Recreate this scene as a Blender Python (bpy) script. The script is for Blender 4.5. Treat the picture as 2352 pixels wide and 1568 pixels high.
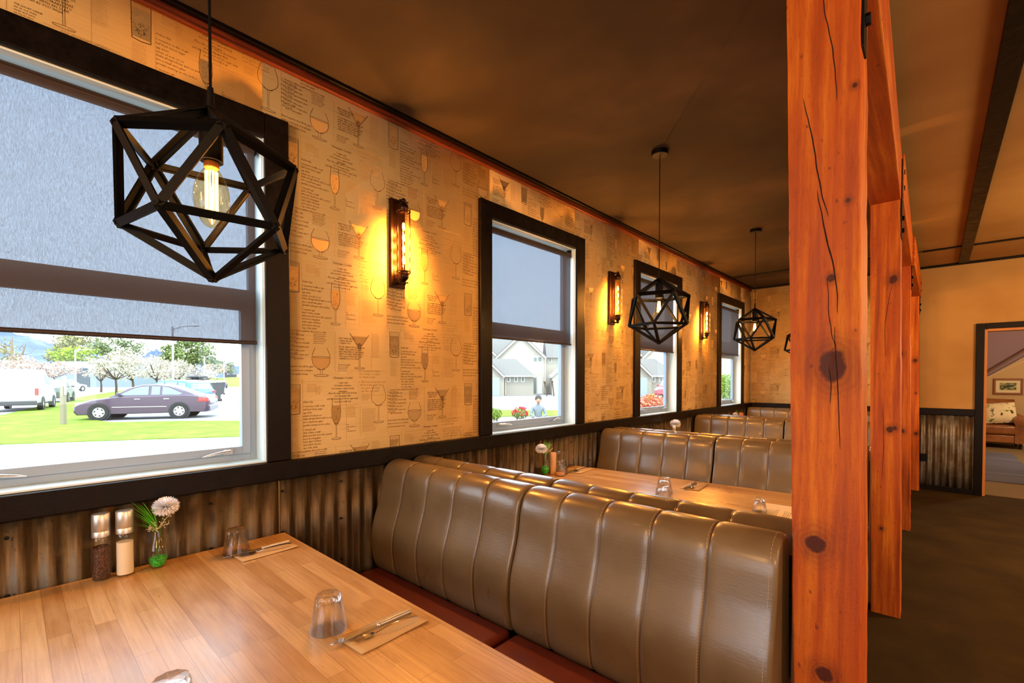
import bpy, math, random
import numpy as np
from mathutils import Vector, Matrix, noise
R_=math.radians
sc=bpy.context.scene
for o in list(bpy.data.objects): bpy.data.objects.remove(o)
COL=sc.collection
# ---------------------------------------------------------------- camera
F_PX,YAW,PITCH,CX,EYE=1061.37,.7429,-.018,2.1265,1.37
cam=bpy.data.cameras.new('camera'); camo=bpy.data.objects.new('camera',cam); COL.objects.link(camo)
cam.sensor_width=36; cam.lens=F_PX/2352*36; cam.shift_y=106.03/2352; cam.clip_start=.02; cam.clip_end=3000
camo.location=(CX,0,EYE); camo.rotation_euler=(math.pi/2+PITCH,0,YAW)
sc.camera=camo
# ---------------------------------------------------------------- render look
sc.view_settings.view_transform='Standard'; sc.view_settings.look='None'
sc.view_settings.exposure=0.7; sc.view_settings.gamma=1.0; sc.view_settings.use_curve_mapping=False
cy_=sc.cycles
cy_.use_denoising=True; cy_.max_bounces=9; cy_.diffuse_bounces=4; cy_.glossy_bounces=4
cy_.transmission_bounces=9; cy_.transparent_max_bounces=24; cy_.caustics_reflective=False; cy_.caustics_refractive=False
cy_.sample_clamp_indirect=6.0; cy_.sample_clamp_direct=0
# ---------------------------------------------------------------- sky
SKY=4.3
w=bpy.data.worlds.new('sky'); sc.world=w; w.use_nodes=True
nt=w.node_tree; nt.nodes.clear()
tc=nt.nodes.new('ShaderNodeTexCoord'); sp=nt.nodes.new('ShaderNodeSeparateXYZ'); nt.links.new(tc.outputs['Generated'],sp.inputs[0])
cr=nt.nodes.new('ShaderNodeValToRGB'); nt.links.new(sp.outputs['Z'],cr.inputs[0])
cr.color_ramp.elements[0].position=0.0; cr.color_ramp.elements[0].color=(.93,.96,1,1)
cr.color_ramp.elements[1].position=.5; cr.color_ramp.elements[1].color=(.72,.85,1,1)
bg=nt.nodes.new('ShaderNodeBackground'); nt.links.new(cr.outputs[0],bg.inputs[0]); bg.inputs[1].default_value=SKY
wo=nt.nodes.new('ShaderNodeOutputWorld'); nt.links.new(bg.outputs[0],wo.inputs[0])
# sun behind thin cloud, from over the roof towards the car park
sl=bpy.data.lights.new('sun','SUN'); sl.energy=3.0; sl.angle=R_(14); sl.color=(1,.96,.9)
so=bpy.data.objects.new('sun',sl); COL.objects.link(so)
so.rotation_euler=Vector((-.5,.25,-.8)).to_track_quat('-Z','Y').to_euler()
# unseen fill lights added to warm the dining room; also the lounge lamp (out of view)
def lamp(name,loc,watt,color,radius=.06,parent=None):
    l=bpy.data.lights.new(name,'POINT'); l.energy=watt; l.color=color; l.shadow_soft_size=radius
    o=bpy.data.objects.new(name,l); COL.objects.link(o); o.location=loc
    if parent: o.parent=parent
    return o
WARM=(1,.6,.26)
HALL_FILL=[((4.3,5.2,2.15),150,(1,.58,.22)),((4.6,1.2,2.15),90,(1,.55,.2)),((3.6,-1.6,2.2),85,(1,.56,.22)),((1.3,-1.7,2.2),60,(1,.50,.16))]
for p,e,c in HALL_FILL: lamp('hall_fill_light',p,e,c,.30)
lamp('lounge_lamp',(4.3,11.3,2.2),110,(1,.74,.45),.15)
# ---------------------------------------------------------------- helpers
def lin(h):
    h=h.lstrip('#'); c=[int(h[i:i+2],16)/255 for i in (0,2,4)]
    return tuple(x/12.92 if x<=.04045 else ((x+.055)/1.055)**2.4 for x in c)
class MB:
    def __init__(s): s.v=[];s.f=[];s.m=[];s.cur=0
    def add(s,vs,fs):
        b=len(s.v); s.v+= [tuple(p) for p in vs]
        for f in fs: s.f.append(tuple(b+i for i in f)); s.m.append(s.cur)
        return s
    def box(s,x0,x1,y0,y1,z0,z1):
        return s.add([(x0,y0,z0),(x1,y0,z0),(x1,y1,z0),(x0,y1,z0),(x0,y0,z1),(x1,y0,z1),(x1,y1,z1),(x0,y1,z1)],
              [(3,2,1,0),(4,5,6,7),(0,1,5,4),(1,2,6,5),(2,3,7,6),(3,0,4,7)])
    def hexa(s,a,b): # two quads (lists of 4 points) joined
        return s.add(list(a)+list(b),[(3,2,1,0),(4,5,6,7),(0,1,5,4),(1,2,6,5),(2,3,7,6),(3,0,4,7)])
    def bar(s,p,q,w,h,up=(0,0,1)):
        p=Vector(p);q=Vector(q);d=(q-p).normalized();up=Vector(up)
        if abs(d.dot(up))>.98: up=Vector((1,0,0))
        r=d.cross(up).normalized()*w/2; u=r.cross(d).normalized()*h/2
        return s.hexa([p-r-u,p+r-u,p+r+u,p-r+u],[q-r-u,q+r-u,q+r+u,q-r+u])
    def tube(s,pts,r,n=8,cap=True):
        pts=[Vector(p) for p in pts]; m=len(pts); rs=r if isinstance(r,(list,tuple)) else [r]*m
        b=len(s.v); prev=None
        for i,p in enumerate(pts):
            d=(pts[min(i+1,m-1)]-pts[max(i-1,0)])
            d=d.normalized() if d.length>1e-9 else Vector((0,0,1))
            if prev is None:
                a=Vector((0,0,1)) if abs(d.z)<.9 else Vector((1,0,0)); u=d.cross(a).normalized()
            else: u=(prev-d*prev.dot(d)); u=u.normalized() if u.length>1e-9 else prev
            prev=u; vv=d.cross(u)
            for k in range(n):
                t=2*math.pi*k/n; s.v.append(tuple(p+(u*math.cos(t)+vv*math.sin(t))*rs[i]))
        for i in range(m-1):
            for k in range(n):
                s.f.append((b+i*n+k,b+i*n+(k+1)%n,b+(i+1)*n+(k+1)%n,b+(i+1)*n+k)); s.m.append(s.cur)
        if cap:
            s.f.append(tuple(b+k for k in range(n))[::-1]); s.m.append(s.cur)
            s.f.append(tuple(b+(m-1)*n+k for k in range(n))); s.m.append(s.cur)
        return s
    def lathe(s,prof,c=(0,0,0),n=32,axis='z',cap=True):
        b=len(s.v); m=len(prof)
        for r,z in prof:
            for k in range(n):
                t=2*math.pi*k/n; x,y=r*math.cos(t),r*math.sin(t)
                p=(x,y,z) if axis=='z' else ((z,x,y) if axis=='x' else (x,z,y))
                s.v.append((c[0]+p[0],c[1]+p[1],c[2]+p[2]))
        for i in range(m-1):
            for k in range(n):
                s.f.append((b+i*n+k,b+i*n+(k+1)%n,b+(i+1)*n+(k+1)%n,b+(i+1)*n+k)); s.m.append(s.cur)
        if cap and prof[0][0]>1e-6: s.f.append(tuple(b+k for k in range(n))[::-1]); s.m.append(s.cur)
        if cap and prof[-1][0]>1e-6: s.f.append(tuple(b+(m-1)*n+k for k in range(n))); s.m.append(s.cur)
        return s
    def grid(s,rows,closeu=False):
        b=len(s.v); n=len(rows[0])
        for r in rows: s.v+=[tuple(p) for p in r]
        for i in range(len(rows)-1):
            for k in range(n if closeu else n-1):
                s.f.append((b+i*n+k,b+i*n+(k+1)%n,b+(i+1)*n+(k+1)%n,b+(i+1)*n+k)); s.m.append(s.cur)
        return s
    def prism(s,pts,axis,a0,a1): # pts 2D in the two other axes (in xyz order)
        n=len(pts)
        def P(p,a): return (a,p[0],p[1]) if axis=='x' else ((p[0],a,p[1]) if axis=='y' else (p[0],p[1],a))
        return s.add([P(p,a0) for p in pts]+[P(p,a1) for p in pts],
            [tuple(range(n))[::-1],tuple(range(n,2*n))]+[(i,(i+1)%n,n+(i+1)%n,n+i) for i in range(n)])
    def sphere(s,c,r,nu=16,nv=10,sq=(1,1,1)):
        rows=[[(c[0]+sq[0]*r*math.sin(math.pi*j/nv)*math.cos(2*math.pi*i/nu),c[1]+sq[1]*r*math.sin(math.pi*j/nv)*math.sin(2*math.pi*i/nu),c[2]+sq[2]*r*math.cos(math.pi*j/nv)) for i in range(nu)] for j in range(nv+1)]
        return s.grid(rows,True)
    def xf(s,M,start=0):
        for i in range(start,len(s.v)): s.v[i]=tuple(M@Vector(s.v[i]))
        return s
def build(name,mb,mats,parent=None,smooth=None,bevel=0,loc=None,label=None,seg=2,solid=0,subsurf=0):
    me=bpy.data.meshes.new(name); me.from_pydata(mb.v,[],mb.f)
    if not isinstance(mats,(list,tuple)): mats=[mats]
    for m in mats: me.materials.append(m)
    if len(mats)>1: me.polygons.foreach_set('material_index',mb.m)
    me.validate(); me.update()
    if smooth is not None:
        me.polygons.foreach_set('use_smooth',[True]*len(me.polygons))
        if smooth<179: me.set_sharp_from_angle(angle=R_(smooth))
    o=bpy.data.objects.new(name,me); COL.objects.link(o)
    if parent is not None: o.parent=parent
    if loc is not None: o.location=loc
    if bevel:
        b=o.modifiers.new('bevel','BEVEL'); b.width=bevel; b.segments=seg; b.limit_method='ANGLE'; b.angle_limit=R_(40); b.harden_normals=False
    if solid:
        b=o.modifiers.new('solid','SOLIDIFY'); b.thickness=solid; b.offset=0
    if subsurf:
        b=o.modifiers.new('sub','SUBSURF'); b.levels=subsurf; b.render_levels=subsurf
    if label: o['label']=label
    return o
def tag(o,label,cat,group=None,kind=None):
    o['label']=label; o['category']=cat
    if group: o['group']=group
    if kind: o['kind']=kind
    return o
def thing(name,label,cat,loc=(0,0,0),rz=0,group=None):
    o=bpy.data.objects.new(name,None); COL.objects.link(o); o.location=loc; o.rotation_euler=(0,0,rz); o.empty_display_size=.1
    return tag(o,label,cat,group)
def struct(o): o['kind']='structure'; return o
def copy_tree(o,parent=None):
    c=o.copy(); COL.objects.link(c)
    if parent is not None: c.parent=parent
    for ch in list(o.children): copy_tree(ch,c)
    return c
def dup(o,loc,rz,label,group=None):
    c=copy_tree(o); c.location=loc; c.rotation_euler=(0,0,rz); c['label']=label
    if group: c['group']=group
    return c
cyw,syw=math.cos(YAW),math.sin(YAW)
def out(u,v=None,d=20,z=None):
    """point seen in the direction of photo pixel (u,v) at depth d, or at height z and depth d"""
    a=(u-1176)/F_PX*d
    x=CX+a*cyw-d*syw; y=a*syw+d*cyw
    if z is None:
        b=(784+106.03-v)/F_PX*d; z=EYE+b+math.sin(PITCH)*d
    return Vector((x,y,z))
# ---------------------------------------------------------------- materials
def mat(name,col,rough=.5,metal=0,spec=.5,coat=0,emis=None,es=0,**k):
    m=bpy.data.materials.new(name); m.use_nodes=True; n=m.node_tree; b=n.nodes['Principled BSDF']
    if isinstance(col,str): col=lin(col)
    b.inputs['Base Color'].default_value=(*col,1); b.inputs['Roughness'].default_value=rough; b.inputs['Metallic'].default_value=metal
    b.inputs['Specular IOR Level'].default_value=spec; b.inputs['Coat Weight'].default_value=coat; b.inputs['Coat Roughness'].default_value=.15
    if emis is not None:
        b.inputs['Emission Color'].default_value=(*emis,1); b.inputs['Emission Strength'].default_value=es
    return m
class N:
    """tiny node helper"""
    def __init__(s,m): s.m=m; s.t=m.node_tree; s.b=s.t.nodes.get('Principled BSDF')
    def new(s,k,**kw):
        n=s.t.nodes.new('ShaderNode'+k)
        for a,v in kw.items():
            if a.startswith('i_'): n.inputs[a[2:].replace('_',' ')].default_value=v
            else: setattr(n,a,v)
        return n
    def link(s,a,b): s.t.links.new(a,b)
    def co(s,scale=(1,1,1),loc=(0,0,0),rot=(0,0,0)):
        tc=s.new('TexCoord'); mp=s.new('Mapping'); mp.inputs['Scale'].default_value=scale; mp.inputs['Location'].default_value=loc; mp.inputs['Rotation'].default_value=rot
        s.link(tc.outputs['Object'],mp.inputs[0]); return mp.outputs[0]
    def noise(s,vec,scale,detail=4,rough=.6,dist=0):
        n=s.new('TexNoise'); n.inputs['Scale'].default_value=scale; n.inputs['Detail'].default_value=detail; n.inputs['Roughness'].default_value=rough; n.inputs['Distortion'].default_value=dist
        s.link(vec,n.inputs['Vector']); return n.outputs['Fac']
    def ramp(s,fac,stops):
        r=s.new('ValToRGB'); s.link(fac,r.inputs[0]); e=r.color_ramp.elements
        while len(e)<len(stops): e.new(.5)
        for el,(p,c) in zip(e,stops):
            el.position=p; c=lin(c) if isinstance(c,str) else ((c,)*3 if isinstance(c,(int,float)) else c); el.color=(*c,1)
        return r.outputs[0]
    def mix(s,f,a,b,mode='MIX'):
        n=s.new('Mix'); n.data_type='RGBA'; n.blend_type=mode
        for inp,val in ((n.inputs[0],f),(n.inputs[6],a),(n.inputs[7],b)):
            if hasattr(val,'links'): s.link(val,inp)
            elif isinstance(val,(int,float)): inp.default_value=val if inp==n.inputs[0] else (val,val,val,1)
            else:
                if isinstance(val,str): val=lin(val)
                inp.default_value=(*val,1)
        return n.outputs[2]
    def math(s,op,a,b=None,c=None):
        n=s.new('Math'); n.operation=op
        for i,val in enumerate((a,b,c)):
            if val is None: continue
            if hasattr(val,'links'): s.link(val,n.inputs[i])
            else: n.inputs[i].default_value=val
        return n.outputs[0]
    def bump(s,h,strength=.3,dist=.002):
        n=s.new('Bump'); n.inputs['Strength'].default_value=strength; n.inputs['Distance'].default_value=dist
        s.link(h,n.inputs['Height']); s.link(n.outputs[0],s.b.inputs['Normal'])
    def col(s,c): s.link(c,s.b.inputs['Base Color'])
    def rough(s,c): s.link(c,s.b.inputs['Roughness'])
M={}
# dark stained trim
m=mat('dark_stained_timber','#1c110b',.5,spec=.16); n=N(m); c=n.noise(n.co((3,3,3)),6,6,.7); g=n.noise(n.co((30,4,30)),4,4)
n.col(n.mix(n.math('MULTIPLY',g,.6),n.ramp(c,[(.3,'#0c0704'),(.62,'#140b06'),(.8,'#3a1a0a')]),'#080503')); n.bump(c,.35,.004); n.rough(n.ramp(c,[(.3,.3),(.8,.6)])); M['trim']=m
m=mat('red_stained_trim','#6a2c12',.45); n=N(m); c=n.noise(n.co((40,1.5,40)),3,5); n.col(n.ramp(c,[(.3,'#3a1408'),(.55,'#7a3212'),(.8,'#9a4a1c')])); n.bump(c,.3,.002); M['crown']=m
# post timber
def timber(name,knots=(),seed=0):
    m=mat(name,'#c0561a',.62,spec=.35); n=N(m)
    tc=n.new('TexCoord'); pos=tc.outputs['Object']
    warp=None
    kmask=None; kring=None
    for (kx,kz,kr) in knots:
        sub=n.new('VectorMath'); sub.operation='SUBTRACT'; n.link(pos,sub.inputs[0]); sub.inputs[1].default_value=(kx,0,kz)
        mul=n.new('VectorMath'); mul.operation='MULTIPLY'; n.link(sub.outputs[0],mul.inputs[0]); mul.inputs[1].default_value=(1,.12,.85)
        ln=n.new('VectorMath'); ln.operation='LENGTH'; n.link(mul.outputs[0],ln.inputs[0]); d=ln.outputs['Value']
        nz=n.noise(pos,16,3); d=n.math('ADD',d,n.math('MULTIPLY',n.math('SUBTRACT',nz,.5),kr*1.5))
        rel=n.math('DIVIDE',d,kr)
        core=n.new('MapRange'); n.link(rel,core.inputs[0]); core.inputs[1].default_value=.75; core.inputs[2].default_value=1.15; core.inputs[3].default_value=1; core.inputs[4].default_value=0
        halo=n.new('MapRange'); n.link(rel,halo.inputs[0]); halo.inputs[1].default_value=1.0; halo.inputs[2].default_value=2.6; halo.inputs[3].default_value=.45; halo.inputs[4].default_value=0
        k1=n.math('MAXIMUM',core.outputs[0],halo.outputs[0])
        rr=n.math('MULTIPLY',n.math('SINE',n.math('MULTIPLY',rel,14)),.5)
        kmask=k1 if kmask is None else n.math('MAXIMUM',kmask,k1)
        r2=n.math('MULTIPLY',rr,halo.outputs[0]); kring=r2 if kring is None else n.math('ADD',kring,r2)
    mp=n.new('Mapping'); mp.inputs['Scale'].default_value=(22,22,1.1); mp.inputs['Location'].default_value=(seed*3.1,seed*1.7,seed); n.link(pos,mp.inputs[0])
    g=n.noise(mp.outputs[0],1.6,5,.55,.35)
    if kring is not None: g=n.math('ADD',g,n.math('MULTIPLY',kring,.22))
    fine=n.noise(n.co((260,260,22),(seed,0,0)),1,3)
    big=n.noise(n.co((3,3,.9),(seed*2,seed,0)),1.4,3)
    base=n.ramp(g,[(.25,'#7a3006'),(.45,'#b0520a'),(.58,'#c86a10'),(.78,'#e09428')])
    base=n.mix(n.ramp(big,[(.42,0.),(.62,.6)]),base,'#a84208')
    base=n.mix(n.ramp(fine,[(.52,0.),(.72,.45)]),base,'#7a2a08')
    spk=n.noise(n.co((60,60,34),(seed+5,0,0)),1,1); base=n.mix(n.ramp(spk,[(.70,0.),(.76,.6)]),base,'#4a1806')
    if kmask is not None: base=n.mix(kmask,base,'#4a1804')
    n.col(base); h=n.math('ADD',n.math('MULTIPLY',fine,.6),n.math('MULTIPLY',n.noise(n.co((150,150,110)),1,2),.8)); n.bump(h,.35,.003)
    n.rough(n.ramp(g,[(.3,.5),(.8,.72)]))
    return m
M['crack']=mat('timber_crack','#1a0802',.9)
# leather
def leather(name,c0,c1,rough=.3):
    m=mat(name,c0,rough,spec=.55,coat=.25); n=N(m)
    a=n.noise(n.co((1,1,1)),5,4); gr=n.new('TexVoronoi'); gr.inputs['Scale'].default_value=420; n.link(n.co(),gr.inputs['Vector'])
    cr=n.noise(n.co((4,4,30)),6,4,.6,.6)
    n.col(n.ramp(a,[(.3,c0),(.7,c1)])); h=n.math('ADD',n.math('MULTIPLY',gr.outputs['Distance'],.12),n.math('MULTIPLY',cr,1.2)); n.bump(h,.12,.004)
    n.rough(n.ramp(a,[(.3,rough-.04),(.75,rough+.12)])); return m
M['leather']=leather('taupe_leather','#625138','#736144',.30)
M['rust']=leather('rust_leather','#5e1d0c','#702812',.42)
M['stitch']=mat('thread','#b59a72',.8)
M['piping']=mat('leather_piping','#4a3524',.35)
M['seatbase']=mat('booth_plinth','#120c08',.6)
# table
m=mat('butcher_block','#c88a4c',.3,spec=.5,coat=.12); n=N(m)
br=n.new('TexBrick'); n.link(n.co((1,1,1)),br.inputs['Vector']); br.offset=.37; br.offset_frequency=2; br.squash=1
for k,v in (('Scale',1),('Mortar Size',.0006),('Mortar Smooth',.3),('Brick Width',.42),('Row Height',.046),('Bias',0)): br.inputs[k].default_value=v
br.inputs['Color1'].default_value=(*lin('#b08550'),1); br.inputs['Color2'].default_value=(*lin('#d0aa74'),1); br.inputs['Mortar'].default_value=(*lin('#80582f'),1)
g=n.noise(n.co((3,70,20)),1.5,6,.65,.3); g2=n.noise(n.co((2,8,2)),2,3)
c=n.mix(n.ramp(g,[(.4,0.),(.7,.5)]),br.outputs[0],'#8a6238'); c=n.mix(n.ramp(g2,[(.45,0.),(.75,.45)]),c,'#d8b47e')
fl=n.noise(n.co((200,420,10)),1,1); c=n.mix(n.ramp(fl,[(.77,0.),(.80,.6)]),c,'#4a2810'); n.col(c); n.bump(g,.08,.002)
n.rough(n.ramp(g2,[(.3,.26),(.7,.4)])); M['table']=m
M['iron']=mat('black_iron','#0d0c0b',.42,.7)
M['tableedge']=mat('table_edge','#7a3a14',.4)
# corrugated iron
m=mat('corrugated_iron','#8a7a60',.42,.55); n=N(m)
a=n.noise(n.co((14,14,1.6)),1.4,6,.65); b=n.noise(n.co((4,4,4)),1.5,5); s=n.noise(n.co((60,60,60)),1,3)
c=n.ramp(a,[(.3,'#3a2c1c'),(.47,'#54442e'),(.6,'#6e6048'),(.72,'#8a5022')]); c=n.mix(n.ramp(b,[(.45,0.),(.65,.7)]),c,'#574024'); c=n.mix(n.ramp(s,[(.6,0.),(.72,.5)]),c,'#2c1a0c')
n.col(c); n.rough(n.ramp(a,[(.35,.34),(.7,.6)])); n.b.inputs['Metallic'].default_value=.5; n.bump(s,.2,.002); M['corr']=m
m2=m.copy(); m2.name='galvanised_iron'; M['corr2']=m2
for nd in m2.node_tree.nodes:
    if nd.type=='VALTORGB' and len(nd.color_ramp.elements)==4:
        for e,cc in zip(nd.color_ramp.elements,('#4c4434','#6a6456','#8c8c88','#b0aea6')): e.color=(*lin(cc),1)
# wallpaper
m=mat('wallpaper','#c9ae80',.75,spec=.25); n=N(m)
p=n.co((1,1,1))
v=n.new('TexVoronoi'); v.distance='CHEBYCHEV'; v.inputs['Scale'].default_value=4.6; n.link(p,v.inputs['Vector'])
sepc=n.new('SeparateColor'); n.link(v.outputs['Color'],sepc.inputs[0])
f=n.noise(n.co((3,3,120)),1,4); st=n.noise(n.co((2,2,2)),1.3,3)
c=n.mix(sepc.outputs[0],'#cda968','#d8b678'); c=n.mix(n.ramp(f,[(.5,0.),(.7,.4)]),c,'#b09260'); c=n.mix(n.ramp(st,[(.4,0.),(.7,.3)]),c,'#c4a878'); n.col(c); M['paper']=m
M['ink1']=mat('ink_dark','#4a2c12',.8,spec=.2); M['ink2']=mat('ink_text','#5e3c18',.8,spec=.2); M['ink3']=mat('ink_wash','#bd9860',.8,spec=.2); M['ink4']=mat('ink_faint','#ad8a54',.8,spec=.2)
# ceilings and walls
m=mat('suede_paint','#3c2a1e',.85,spec=.2); n=N(m); a=n.noise(n.co((1,1,1)),1.1,4,.5,.6); b=n.noise(n.co((1.2,2,1)),1.6,3)
c=n.ramp(a,[(.3,'#332a24'),(.5,'#413529'),(.7,'#554436')]); n.col(n.mix(n.ramp(b,[(.4,0.),(.7,.35)]),c,'#2a2625')); M['ceil']=m
m=mat('beige_plaster','#b08850',.8,spec=.2); n=N(m); n.col(n.ramp(n.noise(n.co((1,1,1)),1.2,3),[(.35,'#a67e48'),(.65,'#b8925a')])); M['beige']=m
m=mat('carpet','#3a3220',.95,spec=.1); n=N(m); a=n.noise(n.co((1,1,1)),2.5,4); b=n.noise(n.co((1,1,1)),260,2)
n.col(n.mix(b,n.ramp(a,[(.3,'#40331c'),(.7,'#5c4a28')]),'#1c1810')); n.bump(b,.5,.004); M['carpet']=m
M['plain']=mat('plain_wall','#8a6a44',.8)
M['white']=mat('daylight_tinted_reveal','#d8eef2',.5)  # white lining, with the blue of daylight put into its colour
M['aluminium']=mat('daylight_tinted_aluminium','#98aabc',.4,.1)  # grey metal, its blue cast of daylight mixed into the base colour
M['silver']=mat('silver_lever','#d8d8d6',.25,.8)
def glassmat(name,tint=(1,1,1),fres=1.45,rough=0):
    m=bpy.data.materials.new(name); m.use_nodes=True; t=m.node_tree; t.nodes.clear()
    tr=t.nodes.new('ShaderNodeBsdfTransparent'); tr.inputs[0].default_value=(*tint,1)
    gl=t.nodes.new('ShaderNodeBsdfGlossy'); gl.inputs['Roughness'].default_value=rough
    fr=t.nodes.new('ShaderNodeFresnel'); fr.inputs[0].default_value=fres
    ge=t.nodes.new('ShaderNodeNewGeometry'); mr=t.nodes.new('ShaderNodeMapRange'); mr.inputs[3].default_value=fres; mr.inputs[4].default_value=1/fres
    t.links.new(ge.outputs['Backfacing'],mr.inputs[0]); t.links.new(mr.outputs[0],fr.inputs[0])   # same reflectance from both sides of the sheet
    mx=t.nodes.new('ShaderNodeMixShader'); o=t.nodes.new('ShaderNodeOutputMaterial')
    t.links.new(fr.outputs[0],mx.inputs[0]); t.links.new(tr.outputs[0],mx.inputs[1]); t.links.new(gl.outputs[0],mx.inputs[2]); t.links.new(mx.outputs[0],o.inputs[0]); return m
M['pane']=glassmat('window_glass',(.96,.98,.97),1.25)
M['thin']=glassmat('thin_glass',(.97,.98,.97),1.5)
M['amber']=glassmat('amber_glass',(1,.83,.55),1.45)
m=mat('clear_glass',(1,1,1),0.0); m.node_tree.nodes['Principled BSDF'].inputs['Transmission Weight'].default_value=1; m.node_tree.nodes['Principled BSDF'].inputs['IOR'].default_value=1.45; M['glass']=m
nt2=m.node_tree; oo=[x for x in nt2.nodes if x.type=='OUTPUT_MATERIAL'][0]; pb=nt2.nodes['Principled BSDF']; t3=nt2.nodes.new('ShaderNodeBsdfTransparent'); g3=nt2.nodes.new('ShaderNodeMixShader'); g3.inputs[0].default_value=.35
nt2.links.new(pb.outputs[0],g3.inputs[1]); nt2.links.new(t3.outputs[0],g3.inputs[2]); nt2.links.new(g3.outputs[0],oo.inputs[0])
# blind fabric: an open screen weave
m=bpy.data.materials.new('screen_fabric'); m.use_nodes=True; t=m.node_tree; t.nodes.clear(); n=N(m)
df=n.new('BsdfDiffuse'); df.inputs[0].default_value=(*lin('#57483e'),1); tl=n.new('BsdfTranslucent'); tl.inputs[0].default_value=(*lin('#57504c'),1)
tr=n.new('BsdfTransparent'); a1=n.new('AddShader'); mx0=n.new('MixShader'); mx0.inputs[0].default_value=.35
n.link(df.outputs[0],mx0.inputs[1]); n.link(tl.outputs[0],mx0.inputs[2])
wv=n.noise(n.co((420,420,60)),1.5,2); wv2=n.noise(n.co((2,260,260)),1,1)
fac=n.math('ADD',n.math('MULTIPLY',wv,.20),n.math('MULTIPLY',wv2,.08)); fac=n.math('ADD',fac,-.03)
tr.inputs[0].default_value=(.55,.70,.88,1)
mx=n.new('MixShader'); n.link(fac,mx.inputs[0]); n.link(mx0.outputs[0],mx.inputs[1]); n.link(tr.outputs[0],mx.inputs[2]); oo=n.new('OutputMaterial'); n.link(mx.outputs[0],oo.inputs[0]); M['blind']=m
m2=m.copy(); m2.name='dimmed_screen_fabric'; M['blind2']=m2  # same fabric, made less open to imitate its dimness seen at a slant
for nd in m2.node_tree.nodes:
    if nd.type=='MATH' and nd.operation=='MULTIPLY': nd.inputs[1].default_value*=.17
    if nd.type=='MATH' and nd.operation=='ADD' and not nd.inputs[1].is_linked: nd.inputs[1].default_value=-.01
M['blindbar']=mat('blind_bar','#33251d',.4)
M['steel']=mat('brushed_steel','#cfccc6',.36,.85); M['chrome']=mat('polished_steel','#cfccc8',.1,1)
M['kraft']=mat('kraft_napkin','#c4a678',.9,spec=.1)
M['bronze']=mat('bronze_metal','#2a150b',.35,.7)
M['pend']=mat('black_satin','#040404',.5,0,spec=.16)
M['plate_black']=mat('black_steel','#070707',.4,.6)
M['pepper']=mat('peppercorns','#2c1408',.6); n=N(M['pepper']); vv=n.new('TexVoronoi'); vv.inputs['Scale'].default_value=230; n.link(n.co(),vv.inputs['Vector']); n.col(n.ramp(vv.outputs['Distance'],[(0,'#8a5226'),(.35,'#5a2c10'),(.7,'#180a04')])); n.bump(vv.outputs['Distance'],.8,.003)
M['salt']=mat('salt','#e8dcc4',.9); M['gel']=mat('green_gel','#1fae2e',.35); n=N(M['gel']); vv=n.new('TexVoronoi'); vv.inputs['Scale'].default_value=180; n.link(n.co(),vv.inputs['Vector']); n.col(n.ramp(vv.outputs['Distance'],[(0,'#4fe050'),(.7,'#0a7a1c')]))
M['leaf']=mat('bright_leaf','#4fae20',.5); M['petal']=mat('white_petal','#fbfbff',.7); M['sprig']=mat('pale_sprig','#c6c49a',.7); M['stem']=mat('green_stem','#3f6a1c',.6)
def filament(name,c,s): return mat(name,c,.5,emis=c,es=s)
M['fil']=filament('filament',(1,.62,.16),7.); M['fil2']=filament('tube_filament',(1,.66,.2),16.)
M['ceramic']=mat('cream_ceramic','#d8a878',.5)
# ================================================================ STRUCTURE
WIN=[(-.45,.745,1.015,2.392),(2.103,3.048,1.012,2.40),(4.119,4.99,1.012,2.40),(6.395,7.27,1.012,2.40)]
YF=7.7425; CZ=2.77; Y0=-3.2; X1=7.0
# ---- wallpaper drawing (one repeat), in wall coordinates u (along) and z
ink=[]   # (pts Nx2, tris Mx3, material)
def ribbon(pts,wd,mi):
    pts=np.array(pts,float); d=np.gradient(pts,axis=0); L=np.hypot(d[:,0],d[:,1])+1e-9; nrm=np.stack([-d[:,1]/L,d[:,0]/L],1)*wd/2
    v=np.concatenate([pts+nrm,pts-nrm]); n=len(pts); t=[]
    for i in range(n-1): t+=[(i,i+1,n+i),(i+1,n+i+1,n+i)]
    ink.append((v,np.array(t),mi))
def strip(a,b,mi):
    v=np.array(list(a)+list(b),float); n=len(a); t=[]
    for i in range(n-1): t+=[(i,i+1,n+i),(i+1,n+i+1,n+i)]
    ink.append((v,np.array(t),mi))
def smooth(pts,k=6):
    pts=[np.array(p,float) for p in pts]; o=[]
    for i in range(len(pts)-1):
        p0=pts[max(i-1,0)];p1=pts[i];p2=pts[i+1];p3=pts[min(i+2,len(pts)-1)]
        for j in range(k):
            t=j/k; o.append(.5*((2*p1)+(-p0+p2)*t+(2*p0-5*p1+4*p2-p3)*t*t+(-p0+3*p1-3*p2+p3)*t**3))
    o.append(pts[-1]); return o
def sides(cx,prof,wd=.0016,mi=0):
    s=smooth(prof)
    ribbon([(cx+p[0],p[1]) for p in s],wd,mi); ribbon([(cx-p[0],p[1]) for p in s],wd,mi)
    return s
def ell(cx,cz,rx,rz,wd,mi,a0=0,a1=360):
    ribbon([(cx+rx*math.cos(R_(a)),cz+rz*math.sin(R_(a))) for a in np.linspace(a0,a1,22)],wd,mi)
def foot(cx,z,rx):
    ell(cx,z,rx,.004,.0014,0); ell(cx,z-.003,rx*.96,.004,.001,1,180,360)
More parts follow.
